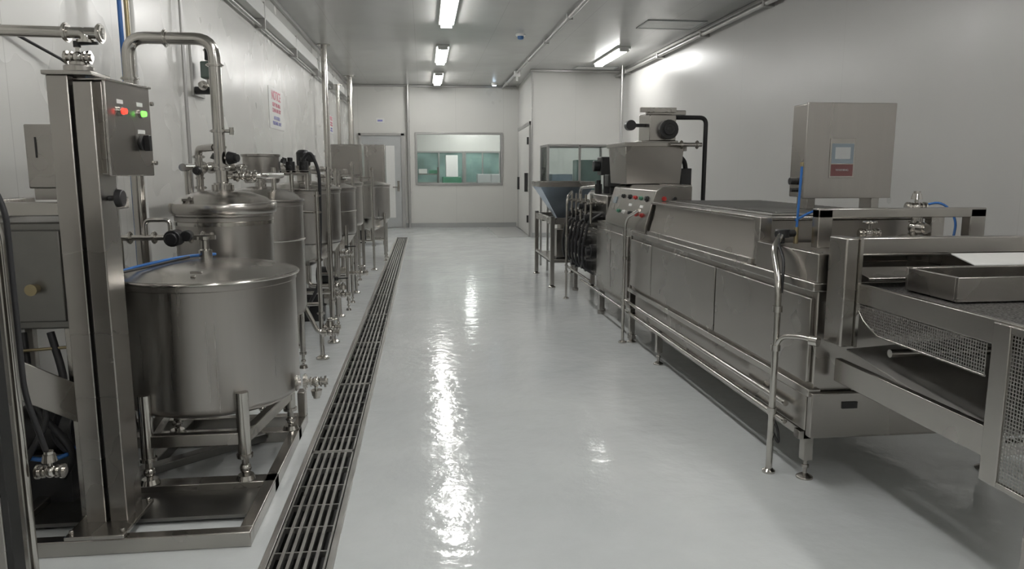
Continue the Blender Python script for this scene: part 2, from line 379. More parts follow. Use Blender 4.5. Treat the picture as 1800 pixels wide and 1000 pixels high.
# ------------------------------------------------------------------ drain
T=Thing('floor_drain','long stainless steel slotted floor drain set in the epoxy floor','drain',(-.4775,8.5,0))
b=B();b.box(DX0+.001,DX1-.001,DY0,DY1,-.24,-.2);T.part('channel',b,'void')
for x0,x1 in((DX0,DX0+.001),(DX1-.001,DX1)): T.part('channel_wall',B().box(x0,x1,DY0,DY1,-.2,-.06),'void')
b=B();
for x0,x1 in((DX0,DX0+.026),(DX1-.026,DX1)): b.box(x0,x1,DY0,DY1,-.06,.004)
b.box(DX0,DX1,DY0,DY0+.02,-.06,.004);b.box(DX0,DX1,DY1-.02,DY1,-.06,.004)
T.part('frame',b,'bars',.002)
y=DY0+.03
while y<DY1-.3:
    y1=min(y+1.2,DY1-.03);b=B()
    b.box(DX0+.030,DX0+.038,y,y1,-.03,.002);b.box(DX1-.038,DX1-.030,y,y1,-.03,.002)
    for k in range(5):
        x=DX0+.038+(DX1-DX0-.076)*(k+1)/6;b.box(x-.0065,x+.0065,y,y1,-.018,.001)
    n=6
    for k in range(n+1):
        yy=y+.008+(y1-y-.016)*k/n;w=.014 if k in(0,n) else .008
        b.box(DX0+.03,DX1-.03,yy-w/2,yy+w/2,-.025,-.001 if k not in(0,n) else .002)
    T.part('grate',b,'bars',.0)
    y+=1.205
# ------------------------------------------------------------------ ceiling items
def fixture(loc,length,label):
    T=Thing('ceiling_light',label,'light',loc,'ceiling batten lights')
    x,y,z=loc;h=length/2
    T.part('housing',B().box(x-.11,x+.11,y-h,y+h,z-.035,z),'white',.006)
    for k in(-1,1):
        T.part('tube',B().cyl((x+k*.05,y-h+.05,z-.055),(x+k*.05,y+h-.05,z-.055),.021,seg=10),'tube')
    for s in(-1,1): T.part('tube_socket',B().box(x-.08,x+.08,y+s*(h-.035)-.015,y+s*(h-.035)+.015,z-.08,z-.035),'white',.003)
    return T
L='white batten light with two glowing tubes on ceiling'
f0=fixture((.35,9.9,ZC),1.9,L)
for yy in (13.6,17.0,6.2,2.9,-.6): dup(f0.e,(.35,yy,ZC))
dup(f0.e,(3.37,13.45,ZC),'added unseen batten light for the machine front')
dup(f0.e,(2.7,.9,ZC),'added unseen batten light for the machine front')  # out-of-view batten added to light the front of the right machine
fixture((.4,21.0,3.0),1.5,'added unseen batten light in the adjoining room')  # unseen battens added to brighten the room behind the window
fixture((1.4,22.5,3.0),1.5,'added unseen batten light in the adjoining room')
fixture((2.6,21.0,3.0),1.5,'added unseen batten light in the adjoining room')
for (x0,x1,y0,y1) in [(3.1,3.95,10.3,10.9),(3.05,3.9,14.9,15.3)]:
    T=Thing('ceiling_vent','rectangular pale louvred vent flush in the ceiling','vent',((x0+x1)/2,(y0+y1)/2,ZC),'ceiling vents')
    b=B();b.box(x0,x1,y0,y0+.03,ZC-.012,ZC);b.box(x0,x1,y1-.03,y1,ZC-.012,ZC);b.box(x0,x0+.03,y0,y1,ZC-.012,ZC);b.box(x1-.03,x1,y0,y1,ZC-.012,ZC)
    T.part('frame',b,'grey',.003)
    b=B();n=9
    for k in range(n):
        yy=y0+.03+(y1-y0-.06)*(k+.5)/n;h=(y1-y0-.06)/n*.42
        b.box(x0+.03,x1-.03,yy-h,yy+h,ZC-.006,ZC)
    T.part('louvre',b,'white')
T=Thing('smoke_detector','round smoke detector with blue ring on the ceiling','detector',(1.5,11.6,ZC))
T.part('base',B().lathe(1.5,11.6,[(0,ZC),(.075,ZC),(.075,ZC-.02),(.06,ZC-.03),(0,ZC-.03)],24),'white')
T.part('sensor',B().lathe(1.5,11.6,[(0,ZC-.03),(.05,ZC-.03),(.045,ZC-.07),(.02,ZC-.08),(0,ZC-.08)],24),'bluep')
T=Thing('downlight','small glowing round downlight on the ceiling','light',(1.7,18.0,ZC))
T.part('housing',B().lathe(1.7,18.0,[(0,ZC),(.08,ZC),(.08,ZC-.04),(.055,ZC-.05),(0,ZC-.05)],20),'white')
T.part('lens',B().lathe(1.7,18.0,[(0,ZC-.051),(.05,ZC-.051),(.04,ZC-.06),(0,ZC-.062)],20),'tubeb')
T=Thing('ceiling_conduit','long grey conduit pipe clipped along the ceiling','pipe',(1.95,9,ZC))
T.part('pipe',B().tube([(1.95,-1,ZC-.05),(1.95,18.55,ZC-.05)],.028),'alu')
b=B()
for k in range(10): b.box(1.91,1.99,.5+k*1.9,.54+k*1.9,ZC-.085,ZC)
T.part('bracket',b,'alu',.003)
b=B();b.box(1.89,2.01,15.55,15.67,ZC-.13,ZC-.02);b.cyl((1.95,15.61,ZC-.13),(1.95,15.61,ZC-.22),.02);T.part('junction_box',b,'white',.004)
T=Thing('ceiling_conduit','grey conduit pipe running along the top of the wall','pipe',(4.0,9,ZC))
T.part('pipe',B().tube([(4.0,-1,3.33),(4.0,15.44,3.33)],.03),'alu')
b=B()
for k in range(8): b.box(3.96,XR,.6+k*2.0,.64+k*2.0,3.29,3.37)
T.part('bracket',b,'alu',.003)
T=Thing('cable_trunking','cream cable trunking along the upper wall','trunking',(XL+.06,9,3.1))
T.part('trunk',B().box(XL,XL+.10,-1,18.5,3.03,3.18),'white',.004)
T.part('rail',B().tube([(XL+.05,-1,2.95),(XL+.05,18.5,2.95)],.018),'alu')
b=B()
for k in range(9): b.box(XL,XL+.105,.4+k*2.05,.43+k*2.05,2.92,3.2)
T.part('bracket',b,'alu',.002)
def vpipe(x,y,z0,z1,r,label,m='pipe',fl=True):
    T=Thing('vertical_pipe',label,'pipe',(x,y,z0))
    T.part('pipe',B().cyl((x,y,z0),(x,y,z1),r),m)
    b=B()
    if fl: b.cyl((x,y,z1-.012),(x,y,z1),r*2.2)
    for k in range(1,4):
        zz=z0+(z1-z0)*k/4;b.cyl((x,y,zz-.02),(x,y,zz+.02),r*1.2)
    T.part('collar',b,m)
vpipe(-1.60,12.9,.0,ZC,.05,'tall steel pipe rising to the ceiling beside wall')
vpipe(-1.58,17.0,.0,ZC,.06,'tall steel pipe rising to the ceiling beside wall')
vpipe(-1.58,14.6,.0,3.0,.035,'tall steel pipe rising to the ceiling beside wall')
vpipe(-.36,18.53,.0,ZC,.035,'slim steel conduit on the end wall by the door','alu')
vpipe(3.93,14.7,1.2,ZC,.022,'slim grey conduit dropping from the ceiling','alu',False)
T=Thing('air_line','blue and brass air lines rising up the wall','pipe',(-1.65,4.55,0))
T.part('pipe',B().cyl((-1.655,4.5,0),(-1.655,4.5,ZC),.012),'blue')
T.part('pipe',B().cyl((-1.655,4.60,0),(-1.655,4.60,ZC),.013),'yellow')
T.part('pipe',B().cyl((-1.655,4.68,0),(-1.655,4.68,ZC),.012),'white')
# ------------------------------------------------------------------ signs
RW=Matrix(((0,0,1),(1,0,0),(0,1,0)))   # text facing +x
RB=Matrix(((1,0,0),(0,0,-1),(0,1,0)))  # facing -y
def sign(y0,y1,z0,z1,lab):
    T=Thing('wall_sign',lab,'sign',(XL,(y0+y1)/2,(z0+z1)/2))
    T.part('board',B().box(XL,XL+.006,y0,y1,z0,z1),'white')
    H=z1-z0;c=(y0+y1)/2
    textmesh(T,'lettering','NOTICE',H*.32,(XL+.007,c,z1-H*.19),RW,'redtext',off=.001)
    textmesh(T,'lettering','KEEP THIS AREA\nCLEAN AND DRY',H*.14,(XL+.007,c,z1-H*.48),RW,'redtext')
    textmesh(T,'lettering','AUTHORISED\nPERSONNEL ONLY',H*.13,(XL+.007,c,z1-H*.80),RW,'bluetext')
sign(9.1,9.98,1.90,2.38,'white notice sign with red and blue lettering')
sign(14.8,15.3,2.12,2.46,'white notice sign with red and blue lettering')
T=Thing('door_sign','small white sign with blue mark above the door','sign',(-1.03,YB,2.6))
T.part('board',B().box(-1.13,-.93,YB-.01,YB,2.54,2.66),'white',.003);T.part('arrow',B().box(-1.09,-.97,YB-.013,YB-.01,2.58,2.62),'bluetext')
T=Thing('wall_valve_unit','green and black solenoid valve unit on the wall','valve',(XL,6.3,2.15))
b=B();b.box(XL,XL+.02,6.15,6.45,1.98,2.4);T.part('backplate',b,'alu',.003)
T.part('coil',B().box(XL+.05,XL+.14,6.24,6.35,2.12,2.25),'greend',.01)
T.part('cable',B().tube([(XL+.1,6.25,2.26),(XL+.12,6.2,2.42),(XL+.12,6.42,2.42),(XL+.1,6.4,2.24)],.014,rad=.06),'black')
T.part('handle',B().cyl((XL+.02,6.2,2.02),(XL+.16,6.2,2.02),.03),'black')
b=B();b.cyl((XL+.1,6.05,2.05),(XL+.1,6.5,2.05),.02);clamp(b,(XL+.1,6.12,2.05),(0,1,0));clamp(b,(XL+.1,6.45,2.05),(0,1,0));b.cyl((XL+.1,6.3,2.02),(XL+.1,6.3,2.38),.02);clamp(b,(XL+.1,6.3,2.34),(0,0,1));T.part('pipe',b,'pipe')
T=Thing('wall_pipe','thin steel pipe rising along the wall panels','pipe',(XL+.03,5.9,0))
T.part('pipe',B().cyl((XL+.045,5.86,0),(XL+.045,5.86,2.9),.014),'alu')
# ------------------------------------------------------------------ TANKS
def tank(name,label,cx,cy,r,zb,zt,dome=.07,legs=(45,135,225,315),legr=.018,floorz=0.,mt='steelv',over=.012):
    T=Thing(name,label,'tank',(cx,cy,floorz))
    T.part('tank_body',B().lathe(cx,cy,[(0,zb-.02),(r*.6,zb-.018),(r*.92,zb-.008),(r*.97,zb+.004),(r*.993,zb+.016),(r,zb+.035),(r,zt-.03),(r+.004,zt-.026),(r+.004,zt-.004),(r,zt),(0,zt)],96),mt,thr=30)
    rr=r+over
    T.part('lid',B().lathe(cx,cy,[(0,zt+.001),(rr,zt+.001),(rr+.002,zt+.006),(rr,zt+.014),(r*.96,zt+.018),(r*.8,zt+.018+dome*.45),(r*.6,zt+.018+dome*.72),(r*.4,zt+.018+dome*.88),(r*.2,zt+.018+dome*.97),(0,zt+.018+dome)],96),'steel',thr=50)
    for a in legs:
        x=cx+(r+legr*.6)*math.cos(math.radians(a));y=cy+(r+legr*.6)*math.sin(math.radians(a))
        b=B();b.cyl((x,y,floorz+.11),(x,y,zb+.10),legr);b.cyl((x,y,floorz+.05),(x,y,floorz+.12),legr*.55);b.ball((x,y,floorz+.05),legr*.9);b.cyl((x,y,floorz+.0),(x,y,floorz+.02),legr*1.5,legr*1.2);b.cyl((x,y,floorz+.10),(x,y,floorz+.115),legr*1.25);b.cyl((x,y,floorz+.01),(x,y,floorz+.05),legr*.5)
        T.part('leg',b,'pipe')
    return T
TX,TY=-1.0,3.55
T=tank('mixing_tank','large round brushed steel mixing tank with domed lid',TX,TY,.385,.355,.925,.045,legs=(-60,45,180-45,180+60),legr=.028,floorz=.062)
b=B();b.lathe(-1.03,3.62,[(0,.975),(.03,.975),(.03,1.03),(.018,1.035),(.018,1.075),(.036,1.08),(.036,1.095),(.0,1.097)],20);T.part('inlet_port',b,'pipe')
T.part('port_clamp',B().bar((-1.08,3.62,1.09),(-.98,3.62,1.09),.014,.02),'pipe')
b=B();b.box(TX,TX+.05,3.27,3.285,.945,.975);b.box(TX+.015,TX+.035,3.22,3.285,.955,.962);T.part('lid_catch',b,'steel',.003)
T.part('rim_band',B().ring((TX,TY,.93),(0,0,1),.399,.006,96),'pipe')
b=B();b.tube([(-.72,3.5,.40),(-.60,3.52,.40)],.018);clamp(b,(-.62,3.52,.40),(1,0,0),.036);clamp(b,(-.58,3.52,.40),(1,0,0),.036);T.part('outlet_pipe',b,'pipe')
valve(T,(-.53,3.52,.40),(1,0,0),.8,(0,0,-1),'pipe','knob')
T.part('air_hose',B().tube([(-1.36,3.25,.955),(-1.25,3.42,.985),(-1.12,3.65,1.0),(-1.05,3.85,.985)],.008,rad=.1),'blue')
T.part('air_hose',B().tube([(-1.36,3.2,.96),(-1.2,3.38,.985),(-1.1,3.6,1.0)],.006,rad=.1),'rubber')
pts=[(TX+.40*math.cos(math.radians(a)),TY+.40*math.sin(math.radians(a)),.25) for a in (-60,45,135,240)]
b=B()
for i in range(4): b.bar(pts[i],pts[(i+1)%4],.04,.055)
T.part('leg_brace',b,'steel',.004)
T=Thing('tank_skid','rectangular steel skid frame with short drip tray','frame',(-1.0,3.4,0))
b=B();sx0,sx1,sy0,sy1=-1.62,-.67,2.70,4.10
b.box(sx0,sx1,sy0,sy0+.05,0,.06);b.box(sx0,sx1,sy1-.05,sy1,0,.06);b.box(sx0,sx0+.05,sy0+.05,sy1-.05,0,.06);b.box(sx1-.05,sx1,sy0+.05,sy1-.05,0,.06)
b.box(sx0,sx1,3.17,3.25,0.0,.06);b.box(sx0,sx1,3.80,3.88,0.0,.06)
T.part('frame',b,'steel',.004)
T.part('drip_tray',B().box(sx0+.04,sx1-.04,2.92,3.17,.015,.03),'steeld')
T.part('corner_post',B().box(sx1-.04,sx1,4.02,4.10,.06,.20),'steel',.004)
b=B();b.bar((-1.45,3.25,.04),(-.85,3.80,.04),.06,.04);T.part('diagonal_brace',b,'steeld',.004)
T.part('long_rail',B().box(-1.32,-1.27,2.74,4.06,.0,.058),'steeld',.004)
# post + control box
T=Thing('control_post','tall square steel post carrying a control box','post',(-1.22,2.9,.06))
T.part('channel',B().box(-1.30,-1.228,2.82,2.97,.07,1.73),'steelh',.004)
T.part('channel',B().box(-1.214,-1.150,2.82,2.97,.07,1.71),'steelh',.004)
T.part('seam',B().box(-1.229,-1.213,2.85,2.965,.07,1.70),'dark')
b=B();b.box(-1.33,-1.12,2.70,3.01,.06,.075)
for x,y in((-1.315,2.73),(-1.135,2.73),(-1.135,2.99)): b.cyl((x,y,.075),(x,y,.088),.009,seg=6)
T.part('base_plate',b,'steel',.003)
b=B();b.box(-1.31,-1.145,2.81,2.98,1.73,1.745);b.cyl((-1.22,2.9,1.745),(-1.22,2.9,1.77),.05);b.cyl((-1.22,2.9,1.77),(-1.22,2.9,1.785),.03);T.part('top_cap',b,'steel',.003)
valve(T,(-1.22,2.9,1.80),(1,0,0),.7,(0,0,1),'dark','lever')
C=Thing('control_box','steel control box with red and green indicator lamps','control box',(-1.14,2.86,1.38))
C.part('enclosure',B().box(-1.225,-1.125,2.85,3.14,1.385,1.715),'steelh',.006)
C.part('door',B().box(-1.125,-1.112,2.845,3.145,1.38,1.72),'steelh',.004)
C.part('rain_lip',B().box(-1.225,-1.105,2.84,3.15,1.716,1.724),'steel',.002)
xf=-1.112
for yy,mm,nm in((2.93,'redglow','indicator_lamp'),(3.065,'greenglow','indicator_lamp')):
    C.part('lamp_bezel',B().cyl((xf,yy,1.615),(xf+.012,yy,1.615),.017),'pipe')
    C.part(nm,B().cyl((xf+.012,yy,1.615),(xf+.024,yy,1.615),.012,.010),mm)
    C.part('label_plate',B().box(xf,xf+.002,yy-.02,yy+.02,1.642,1.657),'white')
C.part('label_plate',B().box(xf,xf+.002,3.04,3.09,1.54,1.555),'white')
b=B();b.cyl((xf,3.065,1.505),(xf+.012,3.065,1.505),.028);b.box(xf+.012,xf+.035,3.055,3.075,1.475,1.535);C.part('rotary_switch',b,'black',.002)
b=B();b.cyl((xf,3.15,1.43),(xf+.01,3.15,1.43),.008);b.cyl((xf,3.15,1.66),(xf+.01,3.15,1.66),.008);C.part('hinge',b,'pipe')
C.e.rotation_euler=(0,0,math.radians(-9))
K=Thing('post_knob','black round clamping knob on the steel post','knob',(-1.13,2.88,1.30))
b=B();b.cyl((-1.15,2.88,1.30),(-1.12,2.88,1.30),.010);b.cyl((-1.12,2.88,1.30),(-1.095,2.88,1.30),.034,.03)
K.part('knob',b,'black',.003)
T=Thing('process_pipe','steel process pipe running over to the post','pipe',(-1.3,2.9,1.8))
b=B();b.tube([(-1.76,2.86,1.885),(-1.19,2.9,1.885),(-1.19,2.9,1.85)],.020,rad=.04);b.cyl((-1.19,2.9,1.885),(-1.13,2.91,1.885),.02);T.part('pipe',b,'pipe')
b=B();clamp(b,(-1.25,2.895,1.885),(1,0,0),.03);b.cyl((-1.19,2.9,1.85),(-1.19,2.9,1.86),.03);clamp(b,(-1.14,2.905,1.885),(1,0,0),.03)
T.part('clamp',b,'pipe')
T=Thing('wall_cable','thin dark cable crossing the wall','cable',(-1.7,4.0,1.9))
T.part('cable',B().tube([(-1.77,3.3,2.03),(-1.72,3.9,1.93),(-1.66,4.4,1.78)],.007),'rubber')
T=Thing('pipe_loop','tall polished steel inverted U pipe over the tanks','pipe',(-1.4,4.4,0))
b=B();b.tube([(-1.60,4.42,.05),(-1.60,4.42,2.12),(-1.145,4.42,2.12),(-1.145,4.42,1.42)],.033,16,rad=.10);T.part('pipe',b,'pipe')
b=B()
for z in(1.98,1.62,1.43): clamp(b,(-1.145,4.42,z),(0,0,1),.042)
clamp(b,(-1.60,4.42,1.9),(0,0,1),.042);clamp(b,(-1.4,4.42,2.12),(1,0,0),.042);b.cyl((-1.145,4.42,1.62),(-1.06,4.40,1.62),.010);b.cyl((-1.07,4.4,1.60),(-1.07,4.4,1.64),.012)
b.cyl((-1.60,4.42,0),(-1.60,4.42,.05),.06)
T.part('clamp',b,'pipe')
valve(T,(-1.145,4.42,1.47),(0,0,1),1.1,(1,-.3,0),'black','knob')
b=B();b.tube([(-1.32,4.62,.02),(-1.32,4.62,1.53),(-1.18,4.45,1.53)],.022,rad=.05)
for z in(1.3,1.4,1.48): clamp(b,(-1.32,4.62,z),(0,0,1),.032)
T.part('branch_pipe',b,'pipe')
valve(T,(-1.32,4.62,1.40),(0,0,1),.8,(0,-1,0),'dark','knob')
T=tank('lidded_tank','round steel tank with stepped domed lid',-1.14,4.42,.262,.55,1.15,.0,legr=.02)
T.part('neck_ring',B().lathe(-1.14,4.42,[(.262,1.10),(.27,1.10),(.27,1.12),(.262,1.125)],60),'pipe')
T.part('domed_lid',B().lathe(-1.14,4.42,[(.26,1.165),(.285,1.165),(.29,1.175),(.29,1.215),(.285,1.222),(.26,1.226),(.23,1.25),(.15,1.280),(.06,1.293),(0,1.295)],96),'steel')
b=B();b.lathe(-1.14,4.42,[(.0,1.285),(.05,1.285),(.05,1.33),(.035,1.335),(.035,1.40),(0,1.40)],24)
for a in range(0,360,60):
    x=-1.14+.055*math.cos(math.radians(a));y=4.42+.055*math.sin(math.radians(a));b.cyl((x,y,1.285),(x,y,1.32),.007,seg=8)
T.part('top_port',b,'pipe')
b=B();b.tube([(-1.14,4.42,1.37),(-.92,4.45,1.37),(-.90,4.9,1.37)],.018,rad=.05)
for x in(-1.06,-1.0,-.96): clamp(b,(x,4.435,1.37),(1,0,0),.03)
T.part('feed_pipe',b,'pipe')
b=B();b.box(-1.31,-1.20,4.22,4.30,1.235,1.25);b.cyl((-1.26,4.2,1.25),(-1.26,4.32,1.25),.012);T.part('lid_hinge',b,'steel',.002)
valve(T,(-1.03,4.43,1.37),(1,0,0),.8,(0,-.5,1),'pipe','wheel')
T=Thing('valve_manifold','steel valve manifold with round black actuator','valve',(-1.3,3.98,.95))
b=B();b.tube([(-1.55,3.98,1.06),(-1.10,3.98,1.06)],.015);b.tube([(-1.42,3.98,1.06),(-1.42,3.98,1.15),(-1.3,3.98,1.15),(-1.3,3.98,1.06)],.011,rad=.03)
for x in(-1.5,-1.38,-1.2,-1.14): clamp(b,(x,3.98,1.06),(1,0,0),.028)
b.cyl((-1.14,3.98,1.06),(-1.14,4.13,1.06),.015);b.cyl((-1.55,3.98,.0),(-1.55,3.98,1.07),.015)
T.part('pipe',b,'pipe')
b=B();b.cyl((-1.27,3.90,1.06),(-1.27,3.99,1.06),.042);b.cyl((-1.27,3.88,1.06),(-1.27,3.90,1.06),.03);b.cyl((-1.21,3.93,1.07),(-1.21,3.98,1.07),.028);T.part('actuator',b,'black',.004)
T=tank('tall_tank','tall narrow steel tank with domed top',-1.08,5.1,.27,.45,1.20,.08,legr=.02)
b=B();b.cyl((-1.08,5.1,1.28),(-1.08,5.1,1.36),.03);clamp(b,(-1.08,5.1,1.33),(0,0,1),.045);T.part('top_port',b,'pipe')
b=B();b.cyl((-.97,5.0,1.25),(-.97,5.0,1.42),.016);clamp(b,(-.97,5.0,1.38),(0,0,1),.028);T.part('vent_port',b,'pipe')
T.part('rim_band',B().ring((-1.08,5.1,.95),(0,0,1),.273,.008,60),'pipe')
b=B();b.tube([(-.83,5.1,.50),(-.74,5.1,.30),(-.66,5.1,.30)],.016,rad=.05);clamp(b,(-.70,5.1,.30),(1,0,0),.03);T.part('outlet_pipe',b,'pipe')
valve(T,(-.66,5.1,.30),(1,0,0),.9,(0,0,1),'pipe','knob')
T=Thing('header_tank','small steel header tank on a pipe column','tank',(-1.2,5.75,0))
T.part('tank_body',B().lathe(-1.2,5.75,[(0,1.31),(.12,1.31),(.13,1.33),(.13,1.50),(.14,1.505),(.14,1.52),(0,1.525)],40),'steelv')
b=B();b.cyl((-1.2,5.75,0),(-1.2,5.75,1.31),.03);b.cyl((-1.2,5.75,0),(-1.2,5.75,.02),.08);T.part('support_column',b,'pipe')
T=tank('process_tank','round steel process tank with agitator motor and pipes',-1.0,6.45,.29,.80,1.24,.06,legr=.018)
b=B();b.cyl((-1.0,6.45,1.29),(-1.0,6.45,1.42),.06);b.box(-1.06,-.94,6.39,6.51,1.42,1.44);T.part('agitator_mount',b,'steel',.003)
b=B();b.lathe(-1.0,6.45,[(0,1.44),(.055,1.44),(.058,1.46),(.058,1.55),(.04,1.57),(0,1.575)],24);b.box(-.96,-.90,6.38,6.44,1.47,1.53);T.part('agitator_motor',b,'black',.004)
b=B();b.lathe(-1.0,6.45,[(.285,.80),(.2,.68),(.04,.60),(0,.60)],40);T.part('cone_bottom',b,'steel')
b=B();b.tube([(-1.0,6.45,.62),(-1.0,6.45,.42),(-.78,6.4,.42)],.02,rad=.06);clamp(b,(-.9,6.42,.42),(1,0,0),.034);T.part('outlet_pipe',b,'pipe')
valve(T,(-.76,6.4,.42),(1,0,0),1,(0,0,1),'dark','lever')
T=tank('process_tank','round steel process tank beside vertical supports',-1.0,7.75,.30,.76,1.22,.05,legr=.018)
b=B();b.lathe(-1.0,7.75,[(0,1.26),(.07,1.26),(.07,1.33),(.09,1.34),(.09,1.36),(0,1.37)],24);T.part('manway',b,'pipe')
b=B();b.cyl((-.85,7.65,1.22),(-.85,7.65,1.40),.02);clamp(b,(-.85,7.65,1.36),(0,0,1));T.part('vent_port',b,'pipe')
b=B();b.lathe(-1.0,7.75,[(.295,.76),(.2,.62),(.04,.54),(0,.54)],40);T.part('cone_bottom',b,'steel')
T.part('rim_band',B().ring((-1.0,7.75,1.0),(0,0,1),.303,.007,60),'pipe')
b=B();b.tube([(-1.0,7.75,.56),(-1.0,7.75,.35),(-.7,7.75,.35)],.02,rad=.06);clamp(b,(-.8,7.75,.35),(1,0,0),.034);T.part('outlet_pipe',b,'pipe')
valve(T,(-.66,7.75,.35),(1,0,0),1,(0,0,1),'pipe','wheel')
T=tank('process_tank','round steel process tank with square gearbox on lid',-1.06,9.4,.30,.74,1.24,.05,legr=.018)
b=B();b.box(-1.18,-.94,9.3,9.5,1.32,1.42);b.cyl((-1.06,9.4,1.28),(-1.06,9.4,1.32),.05);T.part('gearbox',b,'steel',.006)
T=tank('process_tank','round steel process tank with cone bottom and pump',-.83,11.9,.29,.66,1.17,.05,legr=.02)
b=B();b.lathe(-.83,11.9,[(.285,.66),(.2,.54),(.04,.46),(0,.46)],40);T.part('cone_bottom',b,'steel')
b=B();b.cyl((-.83,11.9,.46),(-.83,11.9,.30),.03);b.cyl((-.83,11.9,.32),(-.6,11.9,.32),.02);clamp(b,(-.7,11.9,.32),(1,0,0),.035);T.part('outlet_pipe',b,'pipe')
T.part('pump_motor',B().ball((-.98,11.62,.42),.07).box(-1.05,-.9,11.5,11.6,.3,.5),'black',.004)
T=Thing('junction_cabinet','square steel cabinet raised above the tanks','cabinet',(-1.0,10.1,0))
T.part('body',B().box(-1.2,-.80,10.0,10.35,1.32,1.74),'steel',.006);T.part('door',B().box(-1.17,-.83,9.985,10.0,1.35,1.71),'steelh',.003)
b=B();
for x in(-1.17,-.83): b.box(x-.02,x+.02,10.15,10.19,0,1.32)
T.part('stand',b,'steel',.003)
T=Thing('steel_locker','tall narrow steel locker by the end door','cabinet',(-.95,14.4,0))
T.part('body',B().box(-1.35,-.72,14.2,14.7,.12,1.88),'steel',.006);T.part('door',B().box(-1.32,-1.04,14.18,14.2,.16,1.84),'steelh',.003);T.part('door',B().box(-1.02,-.75,14.18,14.2,.16,1.84),'steelh',.003)
b=B();
for x in(-1.3,-.77):
    for y in(14.25,14.65): b.cyl((x,y,0),(x,y,.12),.02)
T.part('leg',b,'steel')
def stand(x,y,z1,lab,side=1):
    T=Thing('pipe_stand',lab,'stand',(x,y,0),'vertical pipe stands')
    b=B();b.cyl((x,y,.02),(x,y,z1),.017);b.lathe(x,y,[(0,0),(.05,0),(.05,.012),(.02,.03),(0,.03)],20);T.part('post',b,'pipe')
    b=B()
    for z in(.35,.75,z1-.15,z1-.03): clamp(b,(x,y,z),(0,0,1),.027)
    T.part('clamp',b,'pipe')
    T.part('side_arm',B().cyl((x,y,z1-.15),(x-.22*side,y+.05,z1-.15),.012).cyl((x,y,.42),(x-.2*side,y,.42),.014),'pipe')
    return T
SL='slender steel pipe stand with round foot plate'
T=stand(-.76,6.08,1.43,SL)
valve(T,(-.67,6.08,.40),(1,0,0),.9,(0,0,1),'pipe','knob')
T=stand(-.83,7.2,1.42,SL)
valve(T,(-.75,7.2,.62),(1,0,0),.9,(0,0,1),'dark','lever')
T=stand(-.78,5.55,1.25,SL)
valve(T,(-.70,5.55,.24),(1,0,0),.9,(0,0,1),'pipe','wheel')
stand(-.80,8.6,1.5,SL)
stand(-.72,10.6,1.45,SL)
T=Thing('header_pipe','long steel header pipe running along the tanks','pipe',(-1.5,8,0))
b=B();b.tube([(-1.5,4.9,1.42),(-1.5,11.8,1.42)],.025);b.tube([(-1.5,6.5,1.42),(-1.2,6.45,1.42)],.018);b.tube([(-1.5,7.8,1.42),(-1.05,7.75,1.38)],.018);b.tube([(-1.5,5.0,1.42),(-1.5,5.0,.02)],.022);b.tube([(-1.5,11.8,1.42),(-1.5,11.8,.0)],.022)
b.tube([(-1.5,9.4,1.42),(-1.5,9.4,.0)],.022);T.part('pipe',b,'pipe')
b=B()
for k in range(9): clamp(b,(-1.5,5.3+k*.75,1.42),(0,1,0),.04)
T.part('clamp',b,'pipe')
for i in range(4):
    valve(T,(-1.5,5.6+i*1.3,1.42),(0,1,0),1.2,(.3,0,1),'black','knob')
T=Thing('valve_cluster','cluster of black pneumatic valves above the tank','valve',(-1.05,5.95,0))
b=B();b.cyl((-1.02,5.95,0.02),(-1.02,5.95,1.42),.018);b.cyl((-1.02,5.95,0),(-1.02,5.95,.02),.05);b.cyl((-1.15,5.95,1.38),(-.88,5.95,1.38),.018);b.cyl((-.90,5.95,1.38),(-.90,5.95,1.25),.018);T.part('pipe',b,'pipe')
for x in(-1.13,-1.02,-.92):
    T.part('valve_actuator',B().cyl((x,5.93,1.40),(x,5.93,1.47),.036).cyl((x,5.93,1.47),(x,5.93,1.50),.02).cyl((x,5.88,1.43),(x,5.98,1.43),.014),'black',.003)
T.part('hose',B().tube([(-.92,5.9,1.48),(-.86,5.88,1.55),(-.80,5.9,1.4),(-.81,5.93,1.0),(-.84,5.95,.5),(-.95,5.95,.3)],.013,rad=.08),'rubber')
T=Thing('feed_pump','black and steel feed pump on the floor','pump',(-1.05,7.05,0))
T.part('motor',B().cyl((-1.2,7.05,.22),(-.95,7.05,.22),.09).box(-1.2,-.95,6.98,7.12,0,.14),'black',.005)
T.part('pump_head',B().cyl((-.95,7.05,.22),(-.85,7.05,.22),.08).cyl((-.88,7.05,.22),(-.88,7.05,.40),.022),'pipe',.003)
T=Thing('feed_pump','black and steel feed pump on the floor','pump',(-1.0,8.35,0))
T.part('motor',B().cyl((-1.2,8.35,.25),(-.98,8.35,.25),.10).box(-1.2,-.98,8.28,8.42,0,.16),'black',.005)
T.part('pump_head',B().cyl((-.98,8.35,.25),(-.88,8.35,.25),.09).cyl((-.91,8.35,.25),(-.91,8.35,.45),.022),'pipe',.003)
